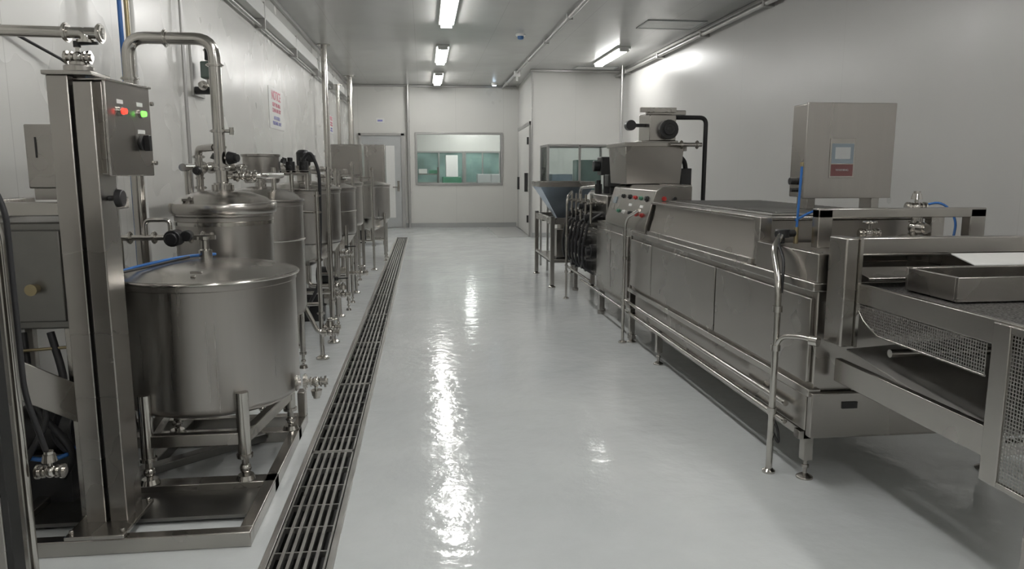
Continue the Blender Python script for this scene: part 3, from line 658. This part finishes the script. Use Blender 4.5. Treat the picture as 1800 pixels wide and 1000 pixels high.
# ------------------------------------------------------------------ near-left machine
T=Thing('pump_cabinet','steel pump cabinet on frame with hoses beneath','cabinet',(-1.5,3.1,0))
T.part('cabinet_body',B().box(-1.74,-1.335,2.96,3.45,.80,1.21),'steeld',.008)
T.part('top_frame',B().box(-1.76,-1.31,2.90,2.955,1.235,1.285).box(-1.76,-1.70,2.955,3.5,1.235,1.285).box(-1.37,-1.31,2.955,3.5,1.235,1.285),'steel',.004)
T.part('door',B().box(-1.71,-1.36,2.945,2.96,.83,1.18),'steeld',.006)
b=B();b.cyl((-1.46,2.945,.96),(-1.46,2.915,.96),.018);b.cyl((-1.46,2.915,.96),(-1.46,2.905,.96),.022);T.part('door_knob',b,'yellow')
b=B()
for x in(-1.75,-1.39):
    for y in(2.98,3.40): b.box(x-.0,x+.035,y,y+.035,.0,.80)
T.part('leg',b,'steel',.003)
T.part('diagonal_plate',B().bar((-1.6,2.78,.72),(-1.31,3.0,.46),.02,.13),'steelh',.003)
T.part('rod',B().cyl((-1.7,2.9,.72),(-1.31,3.02,.72),.006),'yellow')
b=B();b.cyl((-1.68,3.2,.33),(-1.46,3.2,.33),.10);b.cyl((-1.46,3.2,.33),(-1.42,3.2,.33),.07);b.box(-1.65,-1.48,3.12,3.28,.0,.24);T.part('motor',b,'black',.004)
b=B();b.tube([(-1.45,3.0,.78),(-1.38,2.95,.55),(-1.5,3.0,.35),(-1.35,3.05,.2),(-1.45,3.3,.12)],.014,rad=.12);T.part('hose',b,'rubber')
b=B();b.tube([(-1.55,3.0,.78),(-1.5,2.92,.5),(-1.38,2.98,.3),(-1.5,3.1,.15)],.014,rad=.12);T.part('hose',b,'rubber')
b=B();b.tube([(-1.42,3.35,.78),(-1.38,3.3,.5),(-1.40,3.4,.25),(-1.45,3.5,.12)],.012,rad=.12);T.part('hose',b,'rubber')
b=B();b.tube([(-1.62,2.93,.78),(-1.42,2.92,.5),(-1.60,2.92,.2)],.012,rad=.12);T.part('hose',b,'rubber')
b=B();b.tube([(-1.6,2.95,.3),(-1.45,2.98,.26),(-1.35,3.15,.35)],.009,rad=.1);T.part('hose',b,'blue',label='thin blue hose')
T=Thing('relay_box','narrow steel relay box beside the post','control box',(-1.45,3.2,1.285))
T.part('enclosure',B().box(-1.55,-1.42,3.15,3.3,1.33,1.58),'steelh',.005)
T.part('foot',B().box(-1.54,-1.44,3.17,3.28,1.285,1.33),'steel')
T.part('slot',B().box(-1.513,-1.507,3.147,3.15,1.45,1.53),'dark')
valve(T,(-1.37,3.15,1.44),(0,0,1),.9,(0,-1,0),'pipe','knob')
valve(T,(-1.38,3.2,1.50),(1,0,0),.7,(0,0,1),'dark','knob')
T=Thing('blue_bracket','blue plate bracket behind the post','bracket',(-1.5,3.45,1.285))
T.part('plate',B().box(-1.47,-1.43,3.42,3.5,1.285,1.70),'bluep',.003)
T=Thing('near_column','dark steel upright with curved black hose','post',(-1.27,2.3,0))
T.part('column',B().box(-1.43,-1.29,2.28,2.40,0,1.22),'steelh',.006)
T.part('edge_strip',B().box(-1.29,-1.27,2.28,2.34,0,1.22),'dark',.002)
T.part('hose',B().tube([(-1.43,2.42,1.43),(-1.31,2.44,1.37),(-1.275,2.44,1.28),(-1.275,2.44,.7),(-1.25,2.5,.45)],.009,rad=.06),'rubber')
b=B();b.tube([(-1.46,2.46,1.36),(-1.36,2.48,1.31),(-1.32,2.48,1.22),(-1.32,2.48,.02)],.014,rad=.05);T.part('pipe',b,'pipe')
valve(T,(-1.24,2.48,.42),(1,0,0),.7,(0,0,1),'pipe','knob')
T.part('foot',B().box(-1.45,-1.2,2.26,2.5,0,.02),'steel',.003)
# ------------------------------------------------------------------ RIGHT MACHINE
T=Thing('tunnel_machine','long enclosed stainless steel tunnel machine on thin legs','machine',(2.2,4.4,0))
X0=1.66
T.part('body',B().box(X0+.02,2.68,2.97,5.85,.44,.885),'steelh',.006)
for (y0,y1) in((2.99,3.27),(3.29,4.05),(4.07,5.27),(5.29,5.83)):
    T.part('side_panel',B().box(X0,X0+.02,y0,y1,.475,.85),'steelh',.004)
T.part('ledge',B().box(X0-.015,2.72,2.95,5.87,.885,.925),'steel',.006)
T.part('lower_rail',B().box(X0-.01,X0+.05,2.95,5.87,.42,.455).box(2.65,2.70,2.95,5.87,.42,.455),'steel',.004)
T.part('plinth',B().box(X0+.04,2.62,3.0,5.8,.24,.42),'steelh',.004)
HY,HE=3.62,5.40
T.part('hood',B().prism([(X0+.01,.925),(X0+.03,1.0),(X0+.06,1.12),(X0+.06,1.15),(2.61,1.15),(2.61,1.12),(2.68,.925)],'y',HY,HE),'steelh',.006)
T.part('hood_cover',B().box(X0+.03,2.64,HY-.02,HE+.02,1.15,1.168),'steel',.004)
T.part('inner_cover',B().box(X0+.14,2.54,HY+.06,HE-.05,1.168,1.178),'steeld',.004)
b=B()
for k in range(21): b.box(X0+.18,2.50,HY+.10+k*.078,HY+.145+k*.078,1.178,1.182)
T.part('cover_grille',b,'steeld')
T.part('hood_seam',B().box(X0-.002,X0+.02,HY-.02,HE,.925,.955),'steel',.003)
T.part('end_post',B().box(X0+.01,X0+.075,HY-.08,HY-.02,.925,1.17),'steel',.004);T.part('end_post',B().box(2.6,2.67,HY-.08,HY-.02,.925,1.17),'steel',.004)
T.part('base_front',B().box(X0+.0,2.68,2.93,2.97,.24,.44),'steelh',.004)
T.part('nameplate',B().box(1.80,1.87,2.925,2.93,.37,.40),'dark')
T.part('base_side',B().box(X0-.005,X0+.03,2.97,3.55,.26,.42),'steelh',.004)
T.part('guide_pipe',B().tube([(X0-.03,3.1,.345),(X0-.03,5.9,.345)],.014),'pipe')
T.part('guide_pipe',B().tube([(X0-.03,3.1,.26),(X0-.03,7.6,.26)],.012),'pipe')
b=B();b.box(X0,2.68,5.80,5.85,.2,.24);b.box(X0,2.68,3.02,3.07,.2,.24);b.box(X0+.02,X0+.06,3.02,5.85,.2,.24);T.part('underframe',b,'steel',.003)
for (x,y) in((1.72,3.06),(1.68,5.1),(1.68,5.82),(2.62,3.06),(2.62,5.1),(2.62,5.82)):
    b=B();b.box(x-.022,x+.022,y-.022,y+.022,.09,.24);b.cyl((x,y,.02),(x,y,.10),.010);b.cyl((x,y,.05),(x,y,.065),.018,seg=6);b.lathe(x,y,[(0,0),(.038,0),(.038,.008),(.015,.022),(0,.022)],20);T.part('leg',b,'steel',.002)
T.part('deck_side',B().box(X0+.0,X0+.05,2.95,HY-.08,.925,1.05),'steelh',.004);T.part('deck_side',B().box(2.6,2.68,2.95,HY-.08,.925,1.05),'steelh',.004)
T.part('deck_plate',B().box(X0+.05,2.6,3.0,HY-.08,1.03,1.04),'steelh',.003)
b=B();b.box(1.83,1.90,3.27,3.33,1.04,1.22);b.box(2.60,2.68,3.27,3.33,1.05,1.22);b.box(1.83,2.68,3.27,3.33,1.18,1.225);T.part('portal_frame',b,'steel',.004)
# tall box
T=Thing('control_cabinet','tall steel control cabinet on the tunnel machine','cabinet',(2.4,4.1,1.183))
T.part('enclosure',B().box(2.13,2.65,4.0,4.16,1.25,1.77),'steelh',.006)
T.part('door',B().box(2.125,2.655,3.985,4.0,1.245,1.775),'steelv',.003)
T.part('foot',B().box(2.17,2.22,4.02,4.14,1.183,1.25).box(2.56,2.61,4.02,4.14,1.183,1.25),'steel',.003)
lb=T.part('label_plate',B().box(2.27,2.42,3.981,3.985,1.36,1.58),'steel',.001)
T.part('label_print',B().box(2.28,2.41,3.979,3.981,1.44,1.55),'screen',parent=lb)
T.part('label_print',B().box(2.28,2.41,3.979,3.981,1.37,1.435),'maroon',parent=lb)
T.part('label_print',B().box(2.30,2.39,3.978,3.979,1.465,1.53),'grey',parent=lb)
textmesh(T,'lettering','WARNING',.016,(2.345,3.9775,1.403),RB,'grey',parent=lb)
b=B();b.cyl((2.13,4.08,1.34),(2.09,4.08,1.34),.02);T.part('cable_gland',b,'black')
b=B();b.cyl((2.13,4.08,1.29),(2.10,4.08,1.29),.012);T.part('cable_gland',b,'black')
T=Thing('air_hose_set','blue air hoses with brass filter on the machine','hose',(1.95,3.6,1.04))
T.part('hose',B().tube([(1.79,3.40,1.10),(1.795,3.40,1.25),(1.80,3.40,1.42)],.006),'blue')
T.part('hose',B().tube([(1.81,3.45,1.16),(1.95,3.5,1.215),(2.15,3.55,1.19),(2.35,3.5,1.21)],.006,rad=.08),'blue')
T.part('hose',B().tube([(2.45,3.5,1.21),(2.58,3.45,1.25),(2.63,3.4,1.16),(2.60,3.38,1.05)],.006,rad=.05),'blue')
T.part('fitting',B().cyl((1.79,3.40,1.05),(1.79,3.40,1.13),.011),'yellow');T.part('fitting',B().cyl((1.80,3.40,1.42),(1.80,3.40,1.44),.009),'yellow')
T.part('pipe',B().cyl((2.35,3.5,1.20),(2.62,3.5,1.20),.014).cyl((2.5,3.5,1.045),(2.5,3.5,1.20),.012),'pipe')
valve(T,(2.42,3.42,1.12),(0,0,1),1.0,(0,-1,0),'pipe','knob')
valve(T,(2.42,3.42,1.22),(1,0,0),.8,(0,0,1),'pipe','knob')
valve(T,(2.2,3.45,1.09),(1,0,0),.8,(0,0,1),'pipe','wheel')
T.part('regulator',B().cyl((1.72,3.40,1.08),(1.72,3.40,1.12),.034).cyl((1.68,3.38,1.10),(1.78,3.40,1.10),.018).cyl((1.72,3.40,1.05),(1.72,3.40,1.08),.012),'black',.003)
T=Thing('standpipe','slender steel standpipe with curved top and hose','pipe',(1.60,3.12,0))
b=B();b.tube([(1.585,3.14,.02),(1.585,3.14,.90),(1.62,3.28,1.04),(1.69,3.36,1.09)],.015,rad=.16);b.lathe(1.585,3.14,[(0,0),(.03,0),(.03,.01),(.018,.02),(0,.02)],16);T.part('pipe',b,'pipe')
b=B();b.tube([(1.585,3.14,.60),(1.59,3.10,.66),(1.63,3.0,.68),(1.65,2.92,.68)],.011,rad=.05);b.cyl((1.635,2.93,.68),(1.655,2.9,.68),.022);T.part('branch_pipe',b,'pipe')
b=B()
for z in(.30,.60,.78): b.cyl((1.585,3.14,z-.014),(1.585,3.14,z+.014),.022);
T.part('clamp',b,'pipe')
T.part('cable',B().tube([(1.61,3.16,.85),(1.635,3.2,1.0),(1.65,3.3,1.06),(1.69,3.36,1.10)],.007,rad=.08),'rubber')
T.part('cable',B().tube([(1.60,3.16,.2),(1.61,3.1,.14),(1.63,3.16,.2),(1.625,3.2,.24)],.006,rad=.05),'rubber')
# conveyor
T=Thing('mesh_conveyor','open stainless conveyor with wire mesh belt and guards','conveyor',(2.2,2.3,0))
CY=2.925
T.part('cross_beam',B().box(1.74,2.95,CY-.06,CY,1.055,1.125),'steel',.005)
T.part('end_bracket',B().box(1.69,1.745,CY-.13,CY,.68,1.13),'steelh',.006)
T.part('bracket_edge',B().box(1.745,1.758,CY-.14,CY-.12,.68,1.13),'pipe')
T.part('cover_plate',B().box(1.70,1.74,CY-.05,CY,.945,1.05),'steelh',.003)
T.part('inner_chute',B().prism([(2.80,.955),(CY,.985),(CY,.995),(2.80,.965)],'x',1.8,2.6),'steelh',.002)
T.part('side_rail',B().box(1.75,1.772,1.7,CY-.13,.865,.945),'steel',.003);T.part('side_rail',B().box(2.78,2.805,1.7,CY,.86,.945),'steel',.003)
T.part('belt',B().box(1.775,2.78,1.7,CY,.915,.925),'belt')
n=20;top=[];bot=[]
for i in range(n+1):
    t=i/n;y=CY-.14-.70*t;top.append((y,.862));bot.append((y,.862-.03-.075*min(1,t*5)**.6))
b=B();b.prism(top+bot[::-1],'x',1.7555,1.7575);T.part('return_mesh',b,'mesh')
T.part('mesh_edge',B().tube([(1.757,y,z) for (y,z) in bot],.004),'steel')
T.part('lower_rail',B().box(1.75,1.78,2.0,CY,.50,.60),'steel',.003)
T.part('lower_rail',B().box(2.78,2.81,1.7,CY,.50,.60),'steel',.003)
T.part('cross_member',B().cyl((1.78,2.6,.70),(2.78,2.6,.70),.016),'steel');T.part('cross_member',B().box(1.78,2.78,2.03,2.07,.51,.55),'steel')
T.part('drip_tray',B().hexa([(1.785,2.08,.55),(2.775,2.08,.59),(2.775,2.9,.70),(1.785,2.9,.64),(1.785,2.08,.556),(2.775,2.08,.596),(2.775,2.9,.706),(1.785,2.9,.646)]),'steelr',.001,label='sloping matt steel tray')
b=B();b.box(1.735,1.75,1.975,2.045,.43,.94);b.box(1.735,1.75,1.62,1.66,.43,.94);b.box(1.735,1.75,1.66,1.975,.915,.94);b.box(1.735,1.75,1.66,1.975,.43,.45)
gf=T.part('guard_frame',b,'steel',.003)
T.part('guard_mesh',B().box(1.741,1.7425,1.66,1.975,.45,.915),'mesh',parent=gf)
for (x,y) in((1.78,1.86),(2.78,1.86),(2.78,2.2)):
    b=B();b.box(x-.02,x+.02,y-.02,y+.02,.04,.865);b.lathe(x,y,[(0,0),(.04,0),(.04,.01),(.012,.04),(0,.04)],16);T.part('leg',b,'steel',.002)
b=B();b.box(1.9,2.75,2.42,2.435,.93,1.02);b.box(1.9,2.75,2.70,2.715,.93,1.02);b.box(1.9,1.915,2.435,2.70,.93,1.02);b.box(1.9,2.75,2.435,2.70,.93,.935);b.box(2.735,2.75,2.435,2.70,.93,1.02)
T.part('tray',b,'steelh',.002)
T.part('cover_sheet',B().hexa([(2.2,2.72,1.02),(2.75,2.72,1.02),(2.75,2.86,1.05),(2.2,2.86,1.05),(2.2,2.72,1.026),(2.75,2.72,1.026),(2.75,2.86,1.056),(2.2,2.86,1.056)]),'white',.001,label='pale sloping cover sheet')
T.part('roller',B().cyl((1.775,2.86,.87),(2.78,2.86,.87),.04),'steeld')
# ------------------------------------------------------------------ far head section
T=Thing('extruder_head','stainless forming head unit with box housing on top','machine',(2.05,6.5,0))
T.part('body',B().box(1.68,2.5,5.90,7.1,.26,.92),'steelh',.006)
T.part('access_panel',B().box(1.665,1.68,5.95,6.5,.34,.86).box(1.665,1.68,6.52,7.05,.34,.86),'steelh',.004)
b=B()
for (x,y) in((1.72,5.95),(1.72,7.05),(2.45,5.95),(2.45,7.05)):
    b.box(x-.02,x+.02,y-.02,y+.02,.03,.26);b.cyl((x,y,0),(x,y,.03),.035)
T.part('leg',b,'steel')
T.part('head_box',B().hexa([(1.74,6.30,1.285),(2.22,6.30,1.285),(2.22,6.85,1.285),(1.74,6.85,1.285),(1.72,6.28,1.62),(2.24,6.28,1.62),(2.24,6.87,1.62),(1.72,6.87,1.62)]),'steelh',.006)
T.part('head_rim',B().box(1.705,2.255,6.265,6.28,1.605,1.64).box(1.705,2.255,6.87,6.885,1.605,1.64).box(1.705,1.72,6.28,6.87,1.605,1.64).box(2.24,2.255,6.28,6.87,1.605,1.64),'steel',.003)
T.part('neck',B().box(2.03,2.2,5.95,6.95,.92,1.285),'steel',.006)
s=-.09
T.part('drive_housing',B().box(1.98+s,2.32+s,6.4,6.8,1.62,1.66).box(2.06+s,2.30+s,6.42,6.75,1.66,1.90).box(2.03+s,2.38+s,6.40,6.46,1.88,1.92).box(2.32+s,2.40+s,6.40,6.5,1.57,1.64),'steel',.006)
T.part('drive_motor',B().cyl((2.22+s,6.42,1.755),(2.22+s,6.36,1.755),.085).cyl((2.22+s,6.36,1.755),(2.22+s,6.34,1.755),.05).cyl((2.22+s,6.345,1.755),(2.22+s,6.335,1.755),.025),'black',.006)
T.part('drive_motor',B().cyl((1.93+s,6.62,1.80),(1.93+s,6.54,1.80),.046).box(1.93+s,2.06+s,6.56,6.61,1.785,1.815),'black',.004)
b=B();b.cyl((2.10,6.24,1.62),(2.38,6.24,1.62),.018);clamp(b,(2.2,6.24,1.62),(1,0,0));clamp(b,(2.34,6.24,1.62),(1,0,0));T.part('pipe',b,'pipe')
T.part('crossbar',B().box(1.96+s,2.28+s,6.36,6.40,1.90,1.94),'steel',.003)
T.part('conduit',B().tube([(2.30+s,6.55,1.87),(2.53,6.55,1.87),(2.53,6.55,1.25),(2.53,6.55,.05)],.02,rad=.06),'black')
T.part('conduit',B().tube([(2.26,6.6,1.55),(2.36,6.6,1.5),(2.36,6.5,1.25)],.022,rad=.06),'black')
T.part('conduit_foot',B().cyl((2.53,6.55,0),(2.53,6.55,.05),.05),'black')
T.part('switch_box',B().box(2.26,2.36,6.4,6.6,1.17,1.42),'black',.005)
C=Thing('operator_console','sloped steel operator console with switches','control panel',(1.8,6.05,.927))
y0,y1=5.45,6.68
C.part('housing',B().prism([(1.655,.927),(1.655,.98),(1.735,1.25),(1.79,1.28),(2.02,1.28),(2.02,.927)],'y',y0,y1),'steel',.006)
dx=(1.735-1.655);dz=(1.25-.98);nl=math.hypot(dx,dz);nrm=V((-dz/nl,0,dx/nl));ud=V((dx,0,dz)).normalized()
def onp(u,y): return V((1.655+dx*u,y,.98+dz*u))
for (u,y,mm,r) in [(.75,5.60,'black',.020),(.75,5.76,'green',.014),(.75,5.92,'red',.014),(.75,6.08,'black',.018),(.28,5.60,'red',.015),(.28,5.76,'red',.015),(.28,5.94,'black',.016),(.28,6.12,'white',.014),(.28,6.30,'green',.014),(.75,6.28,'black',.016)]:
    p=onp(u,y);b=B();b.cyl(p,p+nrm*.008,r*1.2);b.cyl(p+nrm*.008,p+nrm*.020,r*.85);C.part('push_button',b,mm)
for y in(5.68,6.0):
    p=onp(.52,y);b=B();b.bar(p-ud*.010+nrm*.002,p+ud*.010+nrm*.002,.08,.003,up=nrm);C.part('label_plate',b,'white')
C.part('meter',B().bar(onp(.6,6.5)-ud*.03+nrm*.004,onp(.6,6.5)+ud*.03+nrm*.004,.10,.008,up=nrm),'screen')
C.part('isolator_switch',B().cyl((1.80,y0,1.19),(1.80,y0-.012,1.19),.018).box(1.795,1.805,y0-.026,y0-.012,1.175,1.205),'red',.002)
C.part('push_button',B().cyl((1.88,y0,1.19),(1.88,y0-.02,1.19),.014),'black')
def riser(x,y,z1,bend,lab):
    T=Thing('conduit_riser',lab,'pipe',(x,y,0),'conduit risers')
    b=B();b.tube([(x,y,.01),(x,y,z1),bend],.013,rad=.09);T.part('pipe',b,'pipe')
    b=B();b.lathe(x,y,[(0,0),(.035,0),(.035,.01),(.016,.02),(0,.02)],16);T.part('foot',b,'pipe')
    b=B()
    for z in(.3,.7): b.cyl((x,y,z-.012),(x,y,z+.012),.02)
    T.part('clip',b,'pipe')
riser(1.60,5.80,1.02,(1.64,5.55,1.10),'slender steel conduit riser with bent top')
riser(1.54,7.95,1.12,(1.62,8.1,1.17),'slender steel conduit riser with bent top')
# pump section
T=Thing('depositor_pump','pump and valve section with black fittings','pump',(1.9,7.7,0))
T.part('body',B().box(1.72,2.35,7.13,8.55,.34,.82),'steelh',.008)
T.part('access_panel',B().box(1.705,1.72,7.16,7.8,.38,.78).box(1.705,1.72,7.83,8.5,.38,.78),'steelh',.004)
b=B()
for yy in(7.17,8.5):
    for xx in(1.76,2.3): b.box(xx-.02,xx+.02,yy-.02,yy+.02,.03,.34);b.cyl((xx,yy,0),(xx,yy,.03),.035)
T.part('leg',b,'steel')
T.part('pump_body',B().box(1.78,2.25,7.15,7.9,.82,1.16).box(1.8,2.2,7.95,8.45,.82,1.06),'steelh',.01)
for (y,z,r) in((7.25,.60,.07),(7.48,.44,.075),(7.55,.68,.06),(7.78,.56,.075),(8.0,.40,.06),(8.05,.70,.07),(8.32,.54,.07),(7.35,.93,.055),(7.62,1.03,.05),(7.78,.90,.045),(8.2,.92,.055)):
    T.part('black_fitting',B().cyl((1.80,y,z),(1.64,y,z),r).cyl((1.64,y,z),(1.60,y,z),r*.6),'black',.004)
for i in range(7):
    y=7.2+i*.18;T.part('hose',B().tube([(1.75,y,.98-.03*i),(1.62,y+.03,.90),(1.57,y+.08,.62),(1.60,y+.14,.42),(1.70,y+.1,.36)],.013,rad=.08),'rubber')
b=B()
for i in range(5):
    y=7.22+i*.24;b.cyl((1.78,y,1.08),(1.60,y,1.08),.014);b.cyl((1.64,y,.88),(1.64,y,1.16),.012);clamp(b,(1.69,y,1.08),(1,0,0),.026);clamp(b,(1.64,y,.98),(0,0,1),.022)
T.part('pipe',b,'pipe')
T.part('pipe',B().tube([(1.62,7.2,.80),(1.62,8.4,.80)],.014).tube([(1.64,7.2,.30),(1.64,8.5,.30)],.014),'pipe')
T.part('pipe',B().tube([(1.9,7.9,1.14),(1.9,7.9,1.24),(1.8,8.5,1.2),(1.8,8.5,1.06)],.018,rad=.08),'pipe')
T.part('motor',B().cyl((2.05,8.2,1.06),(2.05,8.2,1.35),.05).box(1.95,2.2,8.1,8.3,1.35,1.55).cyl((1.95,8.2,1.45),(1.88,8.2,1.45),.06),'black',.008)
T.part('motor',B().cyl((1.95,7.5,1.16),(1.95,7.5,1.24),.05).box(1.86,2.04,7.42,7.58,1.24,1.36),'dark',.008)
T.part('motor',B().cyl((1.85,7.8,1.16),(1.85,7.8,1.26),.04).cyl((1.85,7.8,1.26),(1.85,7.8,1.30),.025),'black',.004)
# hopper
T=Thing('funnel_hopper','square steel funnel hopper on a leg frame','hopper',(1.75,9.3,0))
hx,hy=1.72,9.2
h=.33;q=.07;zt,zm,zb=1.27,1.21,.80
b=B();b.hexa([(hx-q,hy-q,zb),(hx+q,hy-q,zb),(hx+q,hy+q,zb),(hx-q,hy+q,zb),(hx-h,hy-h,zm),(hx+h,hy-h,zm),(hx+h,hy+h,zm),(hx-h,hy+h,zm)])
T.part('funnel',b,'steelb',.004,label='steel funnel with painted blue reflection')
b=B()
for (x0,x1,ya,yb) in((hx-h-.01,hx+h+.01,hy-h-.01,hy-h+.01),(hx-h-.01,hx+h+.01,hy+h-.01,hy+h+.01),(hx-h-.01,hx-h+.01,hy-h,hy+h),(hx+h-.01,hx+h+.01,hy-h,hy+h)): b.box(x0,x1,ya,yb,zm-.005,zt)
T.part('rim',b,'steel',.003)
T.part('outlet',B().cyl((hx,hy,.80),(hx,hy,.62),.06).cyl((hx,hy,.66),(hx,hy,.68),.08),'pipe')
b=B()
for x in(1.52,2.02):
    for y in(8.75,10.0):
        b.box(x-.025,x+.025,y-.025,y+.025,.03,.86);b.lathe(x,y,[(0,0),(.045,0),(.045,.01),(.015,.03),(0,.03)],14)
b.box(1.5,2.04,8.73,8.77,.78,.84);b.box(1.5,2.04,9.98,10.02,.78,.84);b.box(1.5,1.54,8.75,10.0,.78,.84);b.box(2.0,2.04,8.75,10.0,.78,.84);b.box(1.5,1.54,8.75,10.0,.3,.34);b.box(1.5,2.04,8.73,8.77,.3,.34);b.box(1.5,2.04,8.75,9.0,.76,.78);b.box(1.5,2.04,9.4,10.0,.76,.78);b.box(1.5,2.04,8.75,10.0,.30,.315)
T.part('stand',b,'steel',.003)
T.part('pump_motor',B().cyl((1.75,9.2,.46),(1.75,9.55,.46),.10).box(1.65,1.85,9.2,9.5,.315,.38),'black',.005)
T.part('control_box',B().box(1.58,1.9,8.8,8.95,.36,.70),'steelh',.005)
# glass cabinet
T=Thing('glass_cabinet','steel framed glass cabinet on a stand','cabinet',(2.1,10.6,0))
gx0,gx1,gy0,gy1,gz0,gz1=1.70,2.62,10.25,10.9,1.1,1.76
b=B();t=.03
for x in(gx0,gx1-t):
    for y in(gy0,gy1-t): b.box(x,x+t,y,y+t,0,gz1)
for z in(gz0,gz1-t):
    for y in(gy0,gy1-t): b.box(gx0+t,gx1-t,y,y+t,z,z+t)
    for x in(gx0,gx1-t): b.box(x,x+t,gy0+t,gy1-t,z,z+t)
b.box((gx0+gx1)/2-.015,(gx0+gx1)/2+.015,gy0,gy0+t,gz0,gz1)
T.part('frame',b,'alu',.002)
T.part('glass_panel',B().box(gx0+t,gx1-t,gy0+.012,gy0+.018,gz0+t,gz1-t),'glass')
T.part('glass_panel',B().box(gx0+.012,gx0+.018,gy0+t,gy1-t,gz0+t,gz1-t),'glass')
T.part('glass_panel',B().box(gx0+t,gx1-t,gy0+t,gy1-t,gz1-.018,gz1-.012),'glass')
T.part('glass_panel',B().box(gx0+t,gx1-t,gy1-.02,gy1-.012,gz0+t,gz1-t),'glass')
T.part('shelf',B().box(gx0+t,gx1-t,gy0+t,gy1-t,gz0-.0,gz0+.012),'steel')
T.part('inner_box',B().box(2.15,2.5,10.4,10.7,gz0+.012,gz0+.45),'teal',.01)
T.part('inner_box',B().box(1.80,2.1,10.45,10.7,gz0+.012,gz0+.25),'steelb',.01)
# ------------------------------------------------------------------ camera/world
cam=bpy.data.cameras.new('camera');cam.sensor_width=36;cam.lens=26;cam.clip_start=.02
co=bpy.data.objects.new('camera',cam);COL.objects.link(co);co.location=(0,0,1.4);co.rotation_euler=(math.radians(90-8.75),0,math.radians(-6.73))
bpy.context.scene.camera=co
w=bpy.data.worlds.new('world');bpy.context.scene.world=w;w.use_nodes=True;w.node_tree.nodes['Background'].inputs[0].default_value=(.5,.5,.5,1);w.node_tree.nodes['Background'].inputs[1].default_value=.05
try:
    bpy.context.scene.view_settings.view_transform='Standard'
    bpy.context.scene.view_settings.exposure=-.22
except Exception as e: print(e)
